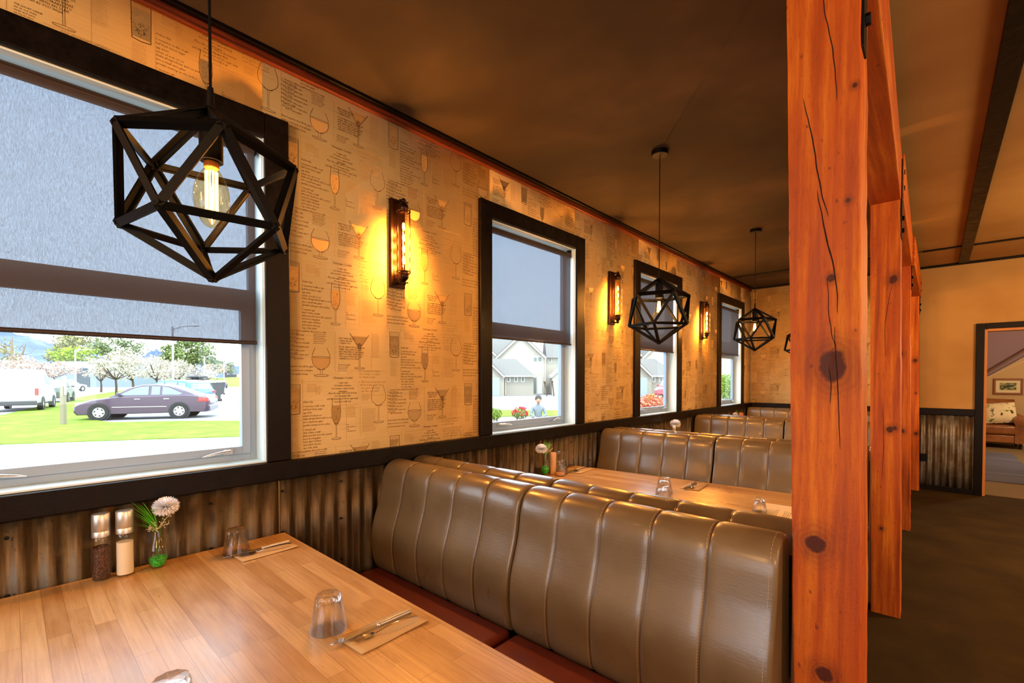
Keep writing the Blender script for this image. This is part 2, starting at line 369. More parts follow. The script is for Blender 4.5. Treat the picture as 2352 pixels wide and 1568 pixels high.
# brandy snifter
cx=.992; s=sides(cx,[(.028,1.517),(.040,1.49),(.043,1.462),(.036,1.437),(.018,1.422),(.006,1.418)])
q=[p for p in s if p[1]<1.474]; strip([(cx+p[0]*.95,p[1]) for p in q],[(cx-p[0]*.95,p[1]) for p in q],2); ell(cx,1.474,.040,.0035,.0016,1)
sides(cx,[(.006,1.418),(.005,1.405),(.006,1.394)],.0012,1); foot(cx,1.389,.035); ell(cx,1.421,.02,.006,.002,0,200,340)
# flute
cx=1.064; s=sides(cx,[(.017,1.281),(.020,1.25),(.0225,1.215),(.019,1.18),(.008,1.158),(.003,1.15)])
q=[p for p in s if p[1]<1.248]; strip([(cx+p[0]*.9,p[1]) for p in q],[(cx-p[0]*.9,p[1]) for p in q],3); sides(cx,[(.0028,1.15),(.0022,1.12),(.0028,1.09)],.001,1); foot(cx,1.086,.024); ell(cx,1.163,.012,.006,.0022,0,200,340)
rng=random.Random(4)
for _ in range(26): a=cx+rng.uniform(-.012,.012); b=rng.uniform(1.17,1.24); ell(a,b,.0014,.0014,.0007,0)
# martini
cx=1.188; ribbon([(cx-.052,1.597),(cx-.002,1.523)],.0026,0); ribbon([(cx+.052,1.594),(cx+.002,1.523)],.0022,0)
strip([(cx-.043,1.582),(cx-.002,1.526)],[(cx+.043,1.582),(cx+.002,1.526)],3); ell(cx,1.541,.0085,.0085,.0022,0); ell(cx,1.541,.004,.004,.003,0)
ell(cx,1.582,.042,.003,.0008,3); sides(cx,[(.004,1.523),(.0028,1.48),(.003,1.432)],.0012,0); foot(cx,1.427,.028); ribbon([(cx-.01,1.524),(cx+.01,1.524)],.003,0)
# wine
cx=1.2935; s=sides(cx,[(.026,1.341),(.037,1.31),(.0415,1.285),(.037,1.262),(.02,1.244),(.004,1.235)]); ell(cx,1.243,.02,.007,.0026,0,200,340)
sides(cx,[(.004,1.235),(.0026,1.20),(.003,1.156)],.001,1); foot(cx,1.151,.03); ribbon([(cx-.036,1.29),(cx,1.287),(cx+.03,1.29)],.0008,3)
# highball
cx=.865; sides(cx,[(.0285,1.346),(.028,1.28),(.027,1.214)],.0022,0); ribbon([(cx-.0285,1.346),(cx+.0285,1.346)],.0014,0)
strip([(cx-.026,1.325),(cx-.0255,1.222)],[(cx+.026,1.325),(cx+.0255,1.222)],3); ribbon([(cx-.027,1.215),(cx,1.211),(cx+.027,1.215)],.003,0)
for _ in range(22):
    a=cx+rng.uniform(-.02,.02); b=rng.uniform(1.222,1.30); t=rng.uniform(0,3)
    ribbon([(a,b),(a+.012*math.cos(t),b+.012*math.sin(t)),(a+.012*math.cos(t)+.008*math.cos(t+1.9),b+.012*math.sin(t)+.008*math.sin(t+1.9))],.0012,rng.choice((0,1)))
for k in range(9): ribbon([(cx-.024,1.342-k*.0042),(cx+.022,1.342-k*.0042)],.0007,1)
# recipe text
def text(x,z,size,lines,mi,shear=.35,align='LEFT',sp=1.0,squeeze=.82):
    cu=bpy.data.curves.new('t','FONT'); cu.body='\n'.join(lines); cu.size=size; cu.shear=shear; cu.align_x=align; cu.space_line=sp; cu.resolution_u=1
    o=bpy.data.objects.new('t',cu); COL.objects.link(o); bpy.context.view_layer.update()
    me=bpy.data.meshes.new_from_object(o.evaluated_get(bpy.context.evaluated_depsgraph_get()))
    me.calc_loop_triangles(); n=len(me.vertices); v=np.zeros(n*3); me.vertices.foreach_get('co',v); v=v.reshape(-1,3)[:,:2]
    t=np.zeros(len(me.loop_triangles)*3,int); me.loop_triangles.foreach_get('vertices',t); t=t.reshape(-1,3)
    v=v*np.array([squeeze,1])+np.array([x,z]); ink.append((v,t,mi))
    bpy.data.objects.remove(o); bpy.data.meshes.remove(me); bpy.data.curves.remove(cu)
text(.829,1.586,.0125,['1 measure white rum','1 measure light rum','1 measure dark rum','1 measure apricot brandy','1 measure pineapple juice','1 measure lime juice','half measure orange juice','   dash of grenadine'],1,sp=1.42)
text(.822,1.425,.0125,['blend together then fill the glass','with ice and serve in a tall glass','add the last splash of rum'],1,sp=1.4)
text(.955,1.578,.0085,['A classic after dinner','drink served warm in','a large brandy glass.','Swirl and sip it slowly','a measure of cream','and one of cacao'],1,sp=1.0)
text(.905,1.262,.013,['shaken fizz'],1)
text(.905,1.243,.0125,['2 measures vodka or gin','half fresh lemon sugar','egg white','splash of soda on ice'],1,sp=1.2)
text(.905,1.185,.0125,['shake all ingredients with ice and','into a small wine glass','sprinkle nutmeg on the surface'],1,sp=1.2)
text(.905,1.135,.0125,['1 measure gin','dash of lime cordial','when you feel more like a punch','serve in a long glass','add a dash of bitters','and soda to the top','top of the drink','    when dressed in a collar'],1,sp=1.12)
text(1.080,1.565,.0118,['FIRST MEASURE GIN','1 MEASURE GIN','1 VERMOUTH'],0,shear=.1,sp=1.0)
text(1.080,1.523,.0118,['POUR VERMOUTH INTO GLASS','SWIRL WELL AND DISCARD','ADD MEASURE OF GIN SHAKE','WITH ICE AND STRAIN INTO','THE GLASS WITH AN OLIVE','GARNISH AS YOU WISH'],0,shear=.1,sp=.95)
text(1.075,1.437,.009,['THE SHORT DRINK','stir do not shake','strain and serve','on ice at once'],1,shear=.1)
text(1.098,1.373,.0145,['Champagne Cocktail'],0,align='CENTER')
text(1.098,1.350,.0125,['1 sugar cube','2-3 dashes of bitters','one measure cognac brandy','champagne'],0,align='CENTER',sp=1.1)
text(1.098,1.300,.0125,['Place the sugar cube in the bottom','of a champagne flute','add the bitters and roll the sugar lump','around to soak it up'],0,align='CENTER',sp=1.1)
text(1.175,1.407,.016,['one measure of lime','  for a long cool glass','  to drink today'],3,shear=.7,sp=.95,squeeze=.95)
text(1.180,1.352,.016,['a Tall one of berries red','  fill it to the very top','   you give it a long','   stir for one glass'],3,shear=.7,sp=.95,squeeze=.95)
for (x,z,wd,rows,sz) in ((1.12,1.235,.062,10,.006),(.925,1.345,.056,7,.006),(1.20,1.218,.10,20,.0062),(1.255,1.60,.055,22,.006),(.838,1.198,.05,16,.006),(.965,1.335,.03,8,.0055),(1.2,1.292,.05,6,.0058)):
    words='stir the gin with ice and strain then add soda lemon or lime to taste top with fizz and serve at once in a glass '.split()
    r=random.Random(int(x*1000)); L=[]
    for k in range(rows):
        ln=''
        while len(ln)*sz*.42<wd: ln+=r.choice(words)+' '
        L.append(ln.strip())
    text(x,z,sz,L,3,shear=.05,sp=.95,squeeze=.75)
text(1.118,1.145,.0085,['the','BAR GUIDE OF','long','THE BAR BOOK'],0,shear=.2,sp=1.3)
text(1.345,1.30,.0125,['1 measure white rum','measure light juice','measure dark rum','measure of lime','pineapple juice','half measure orange','  dash of cream'],1,sp=1.42,squeeze=.62)
# thin edges of the pasted papers
for (a,b,c,d) in ((.822,1.36,1.0,1.36),(1.255,1.41,1.255,1.58),(1.14,1.415,1.33,1.415),(1.115,1.27,1.115,1.08),(1.19,1.235,1.19,1.08),(.822,1.615,.822,1.37),(1.06,1.60,1.06,1.41),(1.255,1.41,1.345,1.41),(.905,1.37,.905,1.08),(1.07,1.245,1.18,1.245)):
    ribbon([(a,b),((a+c)/2,(b+d)/2),(c,d)],.0012,2)
PU,PZ=.525,.55
V=[];T=[];MI=[];off=0
for v,t,mi in ink:
    V.append(v); T.append(t+off); MI+= [mi]*len(t); off+=len(v)
TV=np.concatenate(V); TT=np.concatenate(T); TM=np.array(MI)
def print_tiles(u0,u1,z0,z1,holes,ushift=0,zshift=0):
    Vs=[];Ts=[];Ms=[];o=0
    for i in range(-10,20):
        for j in range(-5,6):
            P=TV+np.array([ushift+i*PU, zshift+j*PZ-(i%2)*PZ/2])
            if P[:,0].max()<u0 or P[:,0].min()>u1 or P[:,1].max()<z0 or P[:,1].min()>z1: continue
            C=P[TT].mean(1)
            k=(C[:,0]>u0)&(C[:,0]<u1)&(C[:,1]>z0)&(C[:,1]<z1)
            for (a,b,c,d) in holes: k&=~((C[:,0]>a)&(C[:,0]<b)&(C[:,1]>c)&(C[:,1]<d))
            if not k.any(): continue
            t=TT[k]; used,inv=np.unique(t,return_inverse=True)
            Vs.append(P[used]); Ts.append(inv.reshape(-1,3)+o); Ms.append(TM[k]); o+=len(used)
    return np.concatenate(Vs),np.concatenate(Ts),np.concatenate(Ms)
def wall_with_print(name,mb,P,T,MI,place,mats):
    """wall boxes plus printed drawing in one mesh"""
    nv0=len(mb.v); v=np.array(mb.v,float); pv=place(P)
    allv=np.concatenate([v,pv]); me=bpy.data.meshes.new(name)
    lt=[len(f) for f in mb.f]+[3]*len(T); loops=np.concatenate([np.array([i for f in mb.f for i in f]),(T+nv0).ravel()])
    me.vertices.add(len(allv)); me.vertices.foreach_set('co',allv.ravel().astype(np.float32))
    me.loops.add(len(loops)); me.loops.foreach_set('vertex_index',loops.astype(np.int32))
    lt=np.array(lt); st=np.concatenate([[0],np.cumsum(lt)[:-1]])
    me.polygons.add(len(lt)); me.polygons.foreach_set('loop_start',st.astype(np.int32))
    for mm in mats: me.materials.append(mm)
    me.polygons.foreach_set('material_index',np.concatenate([np.array(mb.m),MI+1]).astype(np.int32)); me.update(calc_edges=True); me.validate()
    o=bpy.data.objects.new(name,me); COL.objects.link(o); return o
WT=.13
def pierced(mb,wins,y0,y1,z0,z1,f):
    ys=y0
    for (a,b,c,d) in wins:
        f(ys,a,z0,z1); f(a,b,z0,c); f(a,b,d,z1); ys=b
    f(ys,y1,z0,z1)
wl=MB(); pierced(wl,WIN,Y0,YF+.12,-.3,CZ+.1,lambda a,b,c,d: wl.box(-WT,0,a,b,c,d))
holes=[(a-.10,b+.10,.9,d+.09) for a,b,c,d in WIN]
P,T,MIx=print_tiles(-.6,YF,1.0,2.72,holes)
inks=[M['ink1'],M['ink2'],M['ink3'],M['ink4']]
wall_left=struct(wall_with_print('wall_left',wl,P,T,MIx,lambda P:np.stack([np.full(len(P),.0006),P[:,0],P[:,1]],1),[M['paper']]+inks))
# far wall: papered half, beige half with a doorway
DX0,DX1,DZ=2.548,3.45,1.95
wf=MB(); wf.box(0,1.93,YF,YF+.12,0,CZ+.1)
P,T,MIx=print_tiles(0,1.93,1.0,2.74,[],ushift=.19-.992,zshift=.277)
P,T,MIx=P,T,MIx
wall_far=struct(wall_with_print('wall_far',wf,P,T,MIx,lambda P:np.stack([P[:,0],np.full(len(P),YF-.0006),P[:,1]],1),[M['paper']]+inks))
wb=MB(); wb.box(1.93,DX0,YF,YF+.12,0,CZ+.1); wb.box(DX1,X1,YF,YF+.12,0,CZ+.1); wb.box(DX0,DX1,YF,YF+.12,DZ,CZ+.1)
struct(build('wall_far',wb,M['beige']))
# right and rear walls (out of view) with unseen openings added to let daylight in
wr=MB(); pierced(wr,[(-.5,.9,1.0,2.1),(2.2,3.6,1.0,2.1)],Y0,YF+.12,0,CZ+.1,lambda a,b,c,d: wr.box(X1,X1+.12,a,b,c,d)); struct(build('wall_right',wr,M['beige']))
wk=MB(); pierced(wk,[(.6,3.1,.9,2.2)],-WT,X1+.12,0,CZ+.1,lambda a,b,c,d: wk.box(a,b,Y0-.12,Y0,c,d)); struct(build('wall_rear',wk,M['plain']))
struct(build('floor',MB().box(-.1,X1+.1,Y0-.1,YF+.1,-.12,0),M['carpet']))
struct(build('ceiling',MB().box(-.1,1.93,Y0-.1,YF+.1,CZ,CZ+.08),M['ceil']))
struct(build('ceiling',MB().box(1.93,X1+.1,Y0-.1,YF+.1,CZ,CZ+.08),M['beige']))
# trim
ntrim=[0]
def trim(mb,m,bev=.003):
    ntrim[0]+=1; return struct(build('trim_%d'%ntrim[0],mb,m,bevel=bev))
trim(MB().box(.0007,.024,Y0,YF-.001,2.717,2.752),M['crown'])
trim(MB().box(.0007,.045,Y0,YF-.001,2.752,CZ-.0005),M['trim'])
trim(MB().box(.045,X1,YF-.03,YF-.0008,2.742,CZ-.0005),M['trim'])
trim(MB().box(2.305,2.392,Y0,YF-.031,2.752,CZ-.0005),M['trim'])
trim(MB().box(4.6,4.687,Y0,YF-.031,2.752,CZ-.0005),M['trim'])
trim(MB().box(.046,1.82,6.72,6.765,2.755,CZ-.0005),M['trim'])
trim(MB().box(2.0,2.304,6.75,6.795,2.755,CZ-.0005),M['trim'])
trim(MB().box(2.393,4.599,6.75,6.795,2.755,CZ-.0005),M['trim'])
# dado rail under the windows, and on the far wall
trim(MB().box(.0007,.040,Y0,YF-.0008,.932,1.0135),M['trim'],.005)
trim(MB().box(.041,DX0-.085,YF-.036,YF-.0008,.935,1.015),M['trim'],.005)
struct(build('baseboard_far',MB().box(1.2,DX0-.085,YF-.03,YF-.0008,.0005,.06),M['trim'],bevel=.004))
struct(build('baseboard_left',MB().box(.0008,.03,Y0,YF-.04,.0005,.06),M['trim'],bevel=.004))
# corrugated sheets (wainscot)
def corr(y0,y1,axis,m,amp=.0085,pitch=.068,z0=.06,z1=.935,base=.0105):
    n=max(8,int((y1-y0)/pitch*12)); rows=[]
    for k in (0,1,2,3):
        z=z0+(z1-z0)*k/3; r=[]
        for i in range(n+1):
            y=y0+(y1-y0)*i/n; x=base+amp*math.sin(2*math.pi*y/pitch)
            r.append((x,y,z) if axis=='y' else (y,YF-x,z))
        rows.append(r)
    return MB().grid(rows)
for a,b in ((-.9,-.055),(-.05,.795),(.80,1.70),(1.705,2.60),(2.605,3.55),(3.555,4.7),(4.705,5.9),(5.905,7.70)):
    o=build('corrugated_sheet',corr(a,b,'y',None),M['corr'],parent=wall_left,smooth=180,solid=.0012)
build('corrugated_sheet',corr(.05,1.9,'x',None,z1=.936),M['corr'],parent=wall_far,smooth=180,solid=.0012)
build('corrugated_sheet',corr(1.905,DX0-.09,'x',None,z1=.936,amp=.011,base=.0135,pitch=.066),M['corr2'],parent=wall_far,smooth=180,solid=.0012)
# nail heads on the sheets
nm=MB()
rr=random.Random(8)
for a in np.arange(-.3,7.6,.272):
    for zz in (.88,.70,.5): nm.lathe([(0,.003),(.0045,.002),(.006,0)],(.019,a+.017,zz),8,'x')
build('nail_head',nm,M['iron'],parent=wall_left)
# ---- windows with lining, aluminium frame, sash, panes, handles and dark architrave
def window(k,a,b,c,d,outer_r):
    t=struct(bpy.data.objects.new('window_%d'%k,None)); COL.objects.link(t)
    lm=MB(); lt=.006
    lm.box(-WT,-.0005,a,a+lt,c,d); lm.box(-WT,-.0005,b-lt,b,c,d); lm.box(-WT,-.0005,a+lt,b-lt,d-lt,d); lm.box(-WT,.012,a+lt,b-lt,c,c+lt)
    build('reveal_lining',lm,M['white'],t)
    x0,x1=-.118,-.088; A,B,C,D=a+lt,b-lt,c+lt,d-lt; zt0,zt1=1.672,1.758; fw=.026
    f=MB(); f.box(x0,x1,A,A+fw,C,D); f.box(x0,x1,B-fw,B,C,D); f.box(x0,x1,A+fw,B-fw,D-fw,D); f.box(x0,x1,A+fw,B-fw,C,C+fw); f.box(x0,x1,A+fw,B-fw,zt0+.03,zt1)
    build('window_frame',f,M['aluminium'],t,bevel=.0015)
    s=MB(); sx0,sx1=-.112,-.080; sw=.033; p,q,r,u=A+fw+.001,B-fw-.001,C+fw+.001,zt0+.029
    s.box(sx0,sx1,p,p+sw,r,u); s.box(sx0,sx1,q-sw,q,r,u); s.box(sx0,sx1,p+sw,q-sw,u-sw,u); s.box(sx0,sx1,p+sw,q-sw,r,r+sw)
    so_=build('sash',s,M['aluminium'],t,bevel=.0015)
    build('pane',MB().box(-.100,-.096,p+sw,q-sw,r+sw,u-sw),M['pane'],so_)
    build('pane',MB().box(-.104,-.100,A+fw,B-fw,zt1,D-fw),M['pane'],t)
    for hy,sg in ((q-.09,-1),(p+.13 if k>1 else -.065,1)):
        h=MB(); h.box(-.080,-.070,hy-.018,hy+.018,r+.004,r+.026); h.tube([(-.07,hy,r+.016),(-.052,hy,r+.018)],.007,8)
        h.tube([(-.055,hy-sg*.004,r+.018),(-.050,hy+sg*.03,r+.018),(-.044,hy+sg*.075,r+.012),(-.042,hy+sg*.10,r+.008)],[.008,.0065,.005,.002],8)
        build('window_handle',h,M['silver'],so_,smooth=50)
    # architrave boards
    wl_,wr_=.103,outer_r
    ar=MB(); ar.box(.0007,.026,a-wl_,a,1.0145,d+.103); ar.box(.0007,.026,b,b+wr_,1.0145,d+.103); ar.box(.0007,.026,a,b,d,d+.103)
    build('architrave',ar,M['trim'],t,bevel=.004)
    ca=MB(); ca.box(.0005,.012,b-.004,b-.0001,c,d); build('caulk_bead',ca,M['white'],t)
    pl=bpy.data.lights.new('daylight_portal','AREA'); pl.shape='RECTANGLE'; pl.size=(d-c); pl.size_y=(b-a); pl.cycles.is_portal=True
    po=bpy.data.objects.new('daylight_portal',pl); COL.objects.link(po); po.location=(-WT-.01,(a+b)/2,(c+d)/2); po.rotation_euler=(0,-math.pi/2,0)
    return t
wr_out=[.098,.115,.115,.11]
for k,(a,b,c,d) in enumerate(WIN): window(k+1,a,b,c,d,wr_out[k])
for loc,rot,sx,sy in (((X1+.14,.2,1.55),(0,math.pi/2,0),1.1,1.4),((X1+.14,2.9,1.55),(0,math.pi/2,0),1.1,1.4),((1.85,Y0-.14,1.55),(math.pi/2,0,0),2.5,1.3)):
    pl=bpy.data.lights.new('daylight_portal','AREA'); pl.shape='RECTANGLE'; pl.size=sx; pl.size_y=sy; pl.cycles.is_portal=True
    po=bpy.data.objects.new('daylight_portal',pl); COL.objects.link(po); po.location=loc; po.rotation_euler=rot
# doorway casing
t=struct(bpy.data.objects.new('door_1',None)); COL.objects.link(t)
dm=MB(); dm.box(DX0-.084,DX0-.012,YF-.03,YF-.0008,.0005,DZ+.075); dm.box(DX1+.012,DX1+.084,YF-.03,YF-.0008,.0005,DZ+.075); dm.box(DX0-.012,DX1+.012,YF-.03,YF-.0008,DZ+.008,DZ+.075)
build('architrave',dm,M['trim'],t,bevel=.004)
dj=MB(); dj.box(DX0-.0115,DX0+.012,YF-.02,YF+.13,.0005,DZ-.001); dj.box(DX1-.012,DX1+.0115,YF-.02,YF+.13,.0005,DZ-.001); dj.box(DX0+.0125,DX1-.0125,YF-.02,YF+.13,DZ-.02,DZ+.0075)
build('door_jamb',dj,mat('jamb_timber','#c07a34',.5),t)
# ---- lounge beyond the doorway
LY=14.2
m=mat('lounge_wall','#c9a878',.8); struct(build('wall_lounge',MB().prism([(1.2,0),(6.2,0),(6.2,4.2),(4.35,2.53),(2.2,.86),(1.2,.1)],'y',LY,LY+.1),m))
struct(build('wall_lounge',MB().box(1.2,6.2,LY+.11,LY+.2,0,3.4),mat('mauve_paint','#9a7f88',.8)))
struct(build('wall_lounge',MB().box(1.1,1.2,YF+.12,LY+.2,0,3.4),m)); struct(build('wall_lounge',MB().box(6.2,6.3,YF+.12,LY+.2,0,3.4),m))
struct(build('ceiling',MB().box(1.1,6.3,YF+.12,LY+.2,3.3,3.4),mat('lounge_ceiling','#a48c88',.8)))
struct(build('wall_lounge',MB().box(1.1,6.3,YF+.12,YF+.125,CZ+.1,3.4),m))
lf=mat('lounge_carpet','#7d6a48',.95); struct(build('floor',MB().box(1.1,6.3,YF+.1,LY+.1,-.12,-.0005),lf))
trim(MB().hexa([(2.2,LY-.09,.90),(2.2,LY,.90),(2.2,LY,.94),(2.2,LY-.09,.94)],[(4.4,LY-.09,2.72),(4.4,LY,2.72),(4.4,LY,2.77),(4.4,LY-.09,2.77)]),mat('beam_brown','#6a4420',.6),0)
trim(MB().hexa([(2.2,LY-.03,.93),(2.2,LY,.93),(2.2,LY,.96),(2.2,LY-.03,.96)],[(4.4,LY-.03,2.34),(4.4,LY,2.34),(4.4,LY,2.38),(4.4,LY-.03,2.38)]),mat('cornice_cream','#d2b285',.6),0)
# ================================================================ BOOTHS
PY=2.061
PROF=[(-.198,.425),(-.212,.445),(-.222,.48),(-.228,.53),(-.230,.58),(-.226,.63),(-.214,.68),(-.197,.73),(-.182,.78),(-.173,.83),(-.167,.87),(-.157,.905),(-.138,.934),(-.110,.950),(-.078,.955),(-.048,.950),(-.026,.936),(-.016,.912),(-.014,.87)]
def profile():
    p=smooth(PROF,3); p=np.array(p); d=np.gradient(p,axis=0); L=np.hypot(d[:,0],d[:,1]); n=np.stack([-d[:,1]/L,d[:,0]/L],1)
    return p,n
PP,PN=profile()
TS=[0,.012,.03,.06,.11,.2,.35,.5,.65,.8,.89,.94,.97,.988,1]
def cushion(x0,x1,np_,flip=1,dome=0):
    """channelled backrest cushion from x0 to x1 with np_ panels"""
    xs=[];of=[];w_=(x1-x0)/np_
    for k in range(np_):
        for i,t in enumerate(TS):
            if k and i==0: continue
            xs.append(x0+w_*(k+t)); e=1-abs(2*t-1)**12; e2=1-abs(2*t-1)**2.2; of.append(.0055*e+.001*e2-.005)
    of[0]=-.014; of[-1]=-.014
    rows=[]
    for x,o_ in zip(xs,of):
        wob=.003*noise.noise(Vector((x*6,0,flip*3)))
        rows.append([(x,flip*(p[0]+n_[0]*(o_+wob*(1 if 5<i<40 else 0))),p[1]+n_[1]*o_) for i,(p,n_) in enumerate(zip(PP,PN))])
    if flip<0: rows=rows[::-1]
    mb=MB().grid(rows); n=len(PP)
    for side in (0,1): # close the ends
        r=rows[0] if side==0 else rows[-1]; f=list(range(n)); b=len(mb.v); mb.v+=[tuple(q) for q in r]
        mb.v.append((r[0][0],flip*-.014,.425)); f=[b+i for i in f]+[b+n]; mb.f.append(tuple(f if side==0 else f[::-1])); mb.m.append(0)
    return mb
def stitches(x0,x1,np_,flip,only):
    mb=MB(); w_=(x1-x0)/np_
    for k in (only,):
        if k in (0,np_): 
            if k==0: continue
            xx=x0+w_*k-.018
        else: xx=x0+w_*k-.0065
        acc=0; on=True
        pts=[(xx,flip*(p[0]+n_[0]*-.0012),p[1]+n_[1]*-.0012) for p,n_ in zip(PP,PN)][2:-8]
        if k==np_: pts=[(xx,flip*(p[0]+n_[0]*.0006),p[1]+n_[1]*.0006) for p,n_ in zip(PP,PN)][2:-8]
        for i in range(len(pts)-1):
            a=Vector(pts[i]);b=Vector(pts[i+1]); L=(b-a).length; m=max(1,int(L/.0065))
            for j in range(m):
                p=a.lerp(b,(j+.15)/m); q=a.lerp(b,(j+.75)/m); mb.bar(p,q,.0011,.0011,(1,0,0))
    return mb
def booth(loc,rz,label,double=True,detail=True):
    t=thing('booth_bench',label,'booth seat',loc,rz,'channel-backed leather booth benches')
    for fl in ((1,-1) if double else (1,)):
        for (a,b) in ((.045,.962),(.972,1.832)):
            c=build('backrest',cushion(a,b,5,fl),M['leather'],t,smooth=60)
            pw=(b-a)/5
            for k in range(1,5): build('seam_piping',MB().tube([(a+pw*k,fl*(p[0]+n_[0]*-.0048),p[1]+n_[1]*-.0048) for p,n_ in zip(PP,PN)][::2],.0026,5),M['piping'],c,smooth=60)
            if detail and fl==1:
                for k in range(1,6): build('stitching',stitches(a,b,5,fl,k),M['stitch'],c)
        for (a,b) in ((.05,.955),(.978,1.83)):
            y0,y1=-.70,-.19
            if fl<0: y0,y1=.19,.70
            build('seat_cushion',MB().box(a,b,y0,y1,.335,.428),M['rust'],t,bevel=.022,seg=4,smooth=40)
        y0,y1=(-.66,-.012) if fl>0 else (.012,.66)
        build('seat_plinth',MB().box(.06,1.82,y0,y1,.0005,.334),M['seatbase'],t)
    build('back_board',MB().box(.05,1.82,-.011,.011 if double else .09,.0005,.90),M['seatbase'],t)
    return t
BY=1.466
booth((0,BY-.02,0),.018,'long taupe channelled leather booth bench nearest the camera, in front of the first table')
booth((0,BY+PY,0),.012,'taupe leather booth bench behind the second table with menu and carafe')
booth((0,BY+2*PY,0),.0,'taupe leather booth bench second from the far wall, window lit',detail=False)
booth((0,7.62,0),0,'taupe leather booth bench set against the papered far wall',double=False,detail=False)
# ================================================================ TABLES
def table(loc,rz,label,w_=1.70,d_=.86,x0=.0):
    t=thing('dining_table',label,'table',loc,rz,'timber booth tables')
    build('tabletop',MB().box(x0,x0+w_,-d_/2,d_/2,.664,.70),M['table'],t,bevel=.004)
    for x in (.35,1.35):
        p=MB().lathe([(.032,.03),(.032,.64)],(x,0,0),16); build('pedestal',p,M['iron'],t,smooth=40)
        f=MB(); f.bar((x,-.27,.02),(x,.27,.02),.07,.035); f.bar((x-.2,0,.0205),(x+.2,0,.0205),.07,.034); build('pedestal_foot',f,M['iron'],t,bevel=.004); build('mounting_plate',MB().box(x-.12,x+.12,-.2,.2,.64,.663),M['iron'],t)
    return t
table((.026,.38,0),0,'honey-coloured timber table in the foreground set with two napkins and mills')
table((.10,2.56,0),.085,'timber table between the first two booth benches, with the paper menu on it',w_=1.66,d_=.84)
table((.035,4.66,0),.02,'timber table hidden behind the second booth bench under the third window',w_=1.7,d_=.8)
table((.035,6.72,0),.0,'timber table hidden behind the third booth bench by the last window',w_=1.7,d_=.8)
# ================================================================ POSTS AND BEAMS
KN=[[(1.937,1.405,.035),(1.905,.955,.024),(1.932,1.62,.008),(1.93,.63,.02),(1.975,2.07,.006),(1.965,1.80,.006)],
    [(1.938,1.945,.022),(1.932,1.079,.016),(1.955,1.09,.012),(1.90,.5,.01)],[(1.88,1.6,.02),(1.9,.9,.02)],[(1.93,1.6,.02),(1.95,.7,.02),(1.94,1.2,.01)]]
plabs=['tall orange timber post nearest the camera, cracked and knotted','second orange timber post, standing behind the nearest one','third orange timber post, mostly hidden behind the second','farthest orange timber post, beside the end wall and its dado rail']
PL=[(1.872,1.829,2.010,1.983),(1.855,1.828,1.991,1.964),(1.853,1.827,1.967,1.944),(1.85,1.826,1.985,1.960)]
PYS=[1.371,3.432,5.493,7.56]; ZB=2.39
for k in range(4):
    t=thing('timber_post',plabs[k],'post',(1.92,PYS[k],0),0,'orange timber posts in a row')
    lb,lt,rb,rt=PL[k]; rows=[]; r=random.Random(k+3)
    nz=60
    for i in range(nz+1):
        z=ZB*i/nz; a=lb+(lt-lb)*z/ZB; b=rb+(rt-rb)*z/ZB; ch=.003
        j=lambda s:.0022*noise.noise(Vector((s*7.3+k,z*9,0)))+.0012*noise.noise(Vector((s*3.3,z*40,k)))
        a+=j(1); b+=j(2); d=.14 if k<3 else .15
        rows.append([(x-1.92,y,z) for x,y in ((a+ch,0),(b-ch,0),(b,ch),(b,d-ch),(b-ch,d),(a+ch,d),(a,d-ch),(a,ch))])
    mb=MB().grid(rows,True); mb.add(rows[0],[tuple(range(8))[::-1]]); mb.add(rows[-1],[tuple(range(8))])
    mb.cur=1
    def crack(pts,wd,amp=.002):
        n=30; L=[];Rr=[]
        P_=smooth(pts,8); m=len(P_)
        for i,p in enumerate(P_):
            q=i/(m-1); hw=wd*(math.sin(math.pi*q)**.5)*(.6+.4*abs(noise.noise(Vector((p[1]*30,k,0)))))+.0003
            dx=amp*noise.noise(Vector((p[1]*25,3,k))); L.append((p[0]-1.92+dx-hw,-.0006,p[1])); Rr.append((p[0]-1.92+dx+hw,-.0006,p[1]))
        mb.grid([L,Rr])
    if k==0:
        crack([(1.902,2.37),(1.912,2.28),(1.923,2.22),(1.936,2.12),(1.94,2.05)],.0013)
        crack([(1.869,2.08),(1.892,1.96),(1.906,1.86),(1.925,1.77)],.0018); crack([(1.902,1.84),(1.918,1.74),(1.94,1.63),(1.948,1.53)],.0018)
        crack([(1.94,1.5),(1.945,1.42),(1.95,1.33),(1.955,1.2)],.0012); crack([(1.925,1.62),(1.932,1.50),(1.945,1.45)],.001)
        crack([(1.93,1.40),(1.935,1.36),(1.934,1.31)],.001); crack([(1.93,.62),(1.95,.45),(1.948,.2)],.0015)
    if k==1: crack([(1.935,1.93),(1.905,1.7),(1.908,1.5)],.0012); crack([(1.90,1.2),(1.905,1.0),(1.90,.8)],.0008)
    build('post_body',mb,[timber('post_timber_%d'%k,[(a-1.92,b,c) for a,b,c in KN[k]],k),M['crack']],t,smooth=35)
    # steel side plate with bolts
    xr=(rt-1.92)+.0015
    z0,z1=(2.16,2.50) if k==0 else (2.18,2.62)
    p=MB().box(xr,xr+.006,.008,.07 if k==0 else .11,z0,z1)
    build('steel_plate',p,M['plate_black'],t,bevel=.001)
    for bz in ((2.235,2.31,2.43) if k==0 else (2.22,2.29,2.46,2.55)):
        b=MB().lathe([(.014,0),(.014,.010),(.0001,.0101)],(xr+.0061,.038,bz),6,'x'); build('bolt',b,M['plate_black'],t)
blabs=['nearest orange timber header beam, between the first two posts','second orange timber header beam, between the second and third posts','last orange timber header beam, running up to the far wall']
BX=[((1.872,2.028),(1.826,1.966)),((1.84,1.978),(1.816,1.954)),((1.832,1.972),(1.83,1.972))]
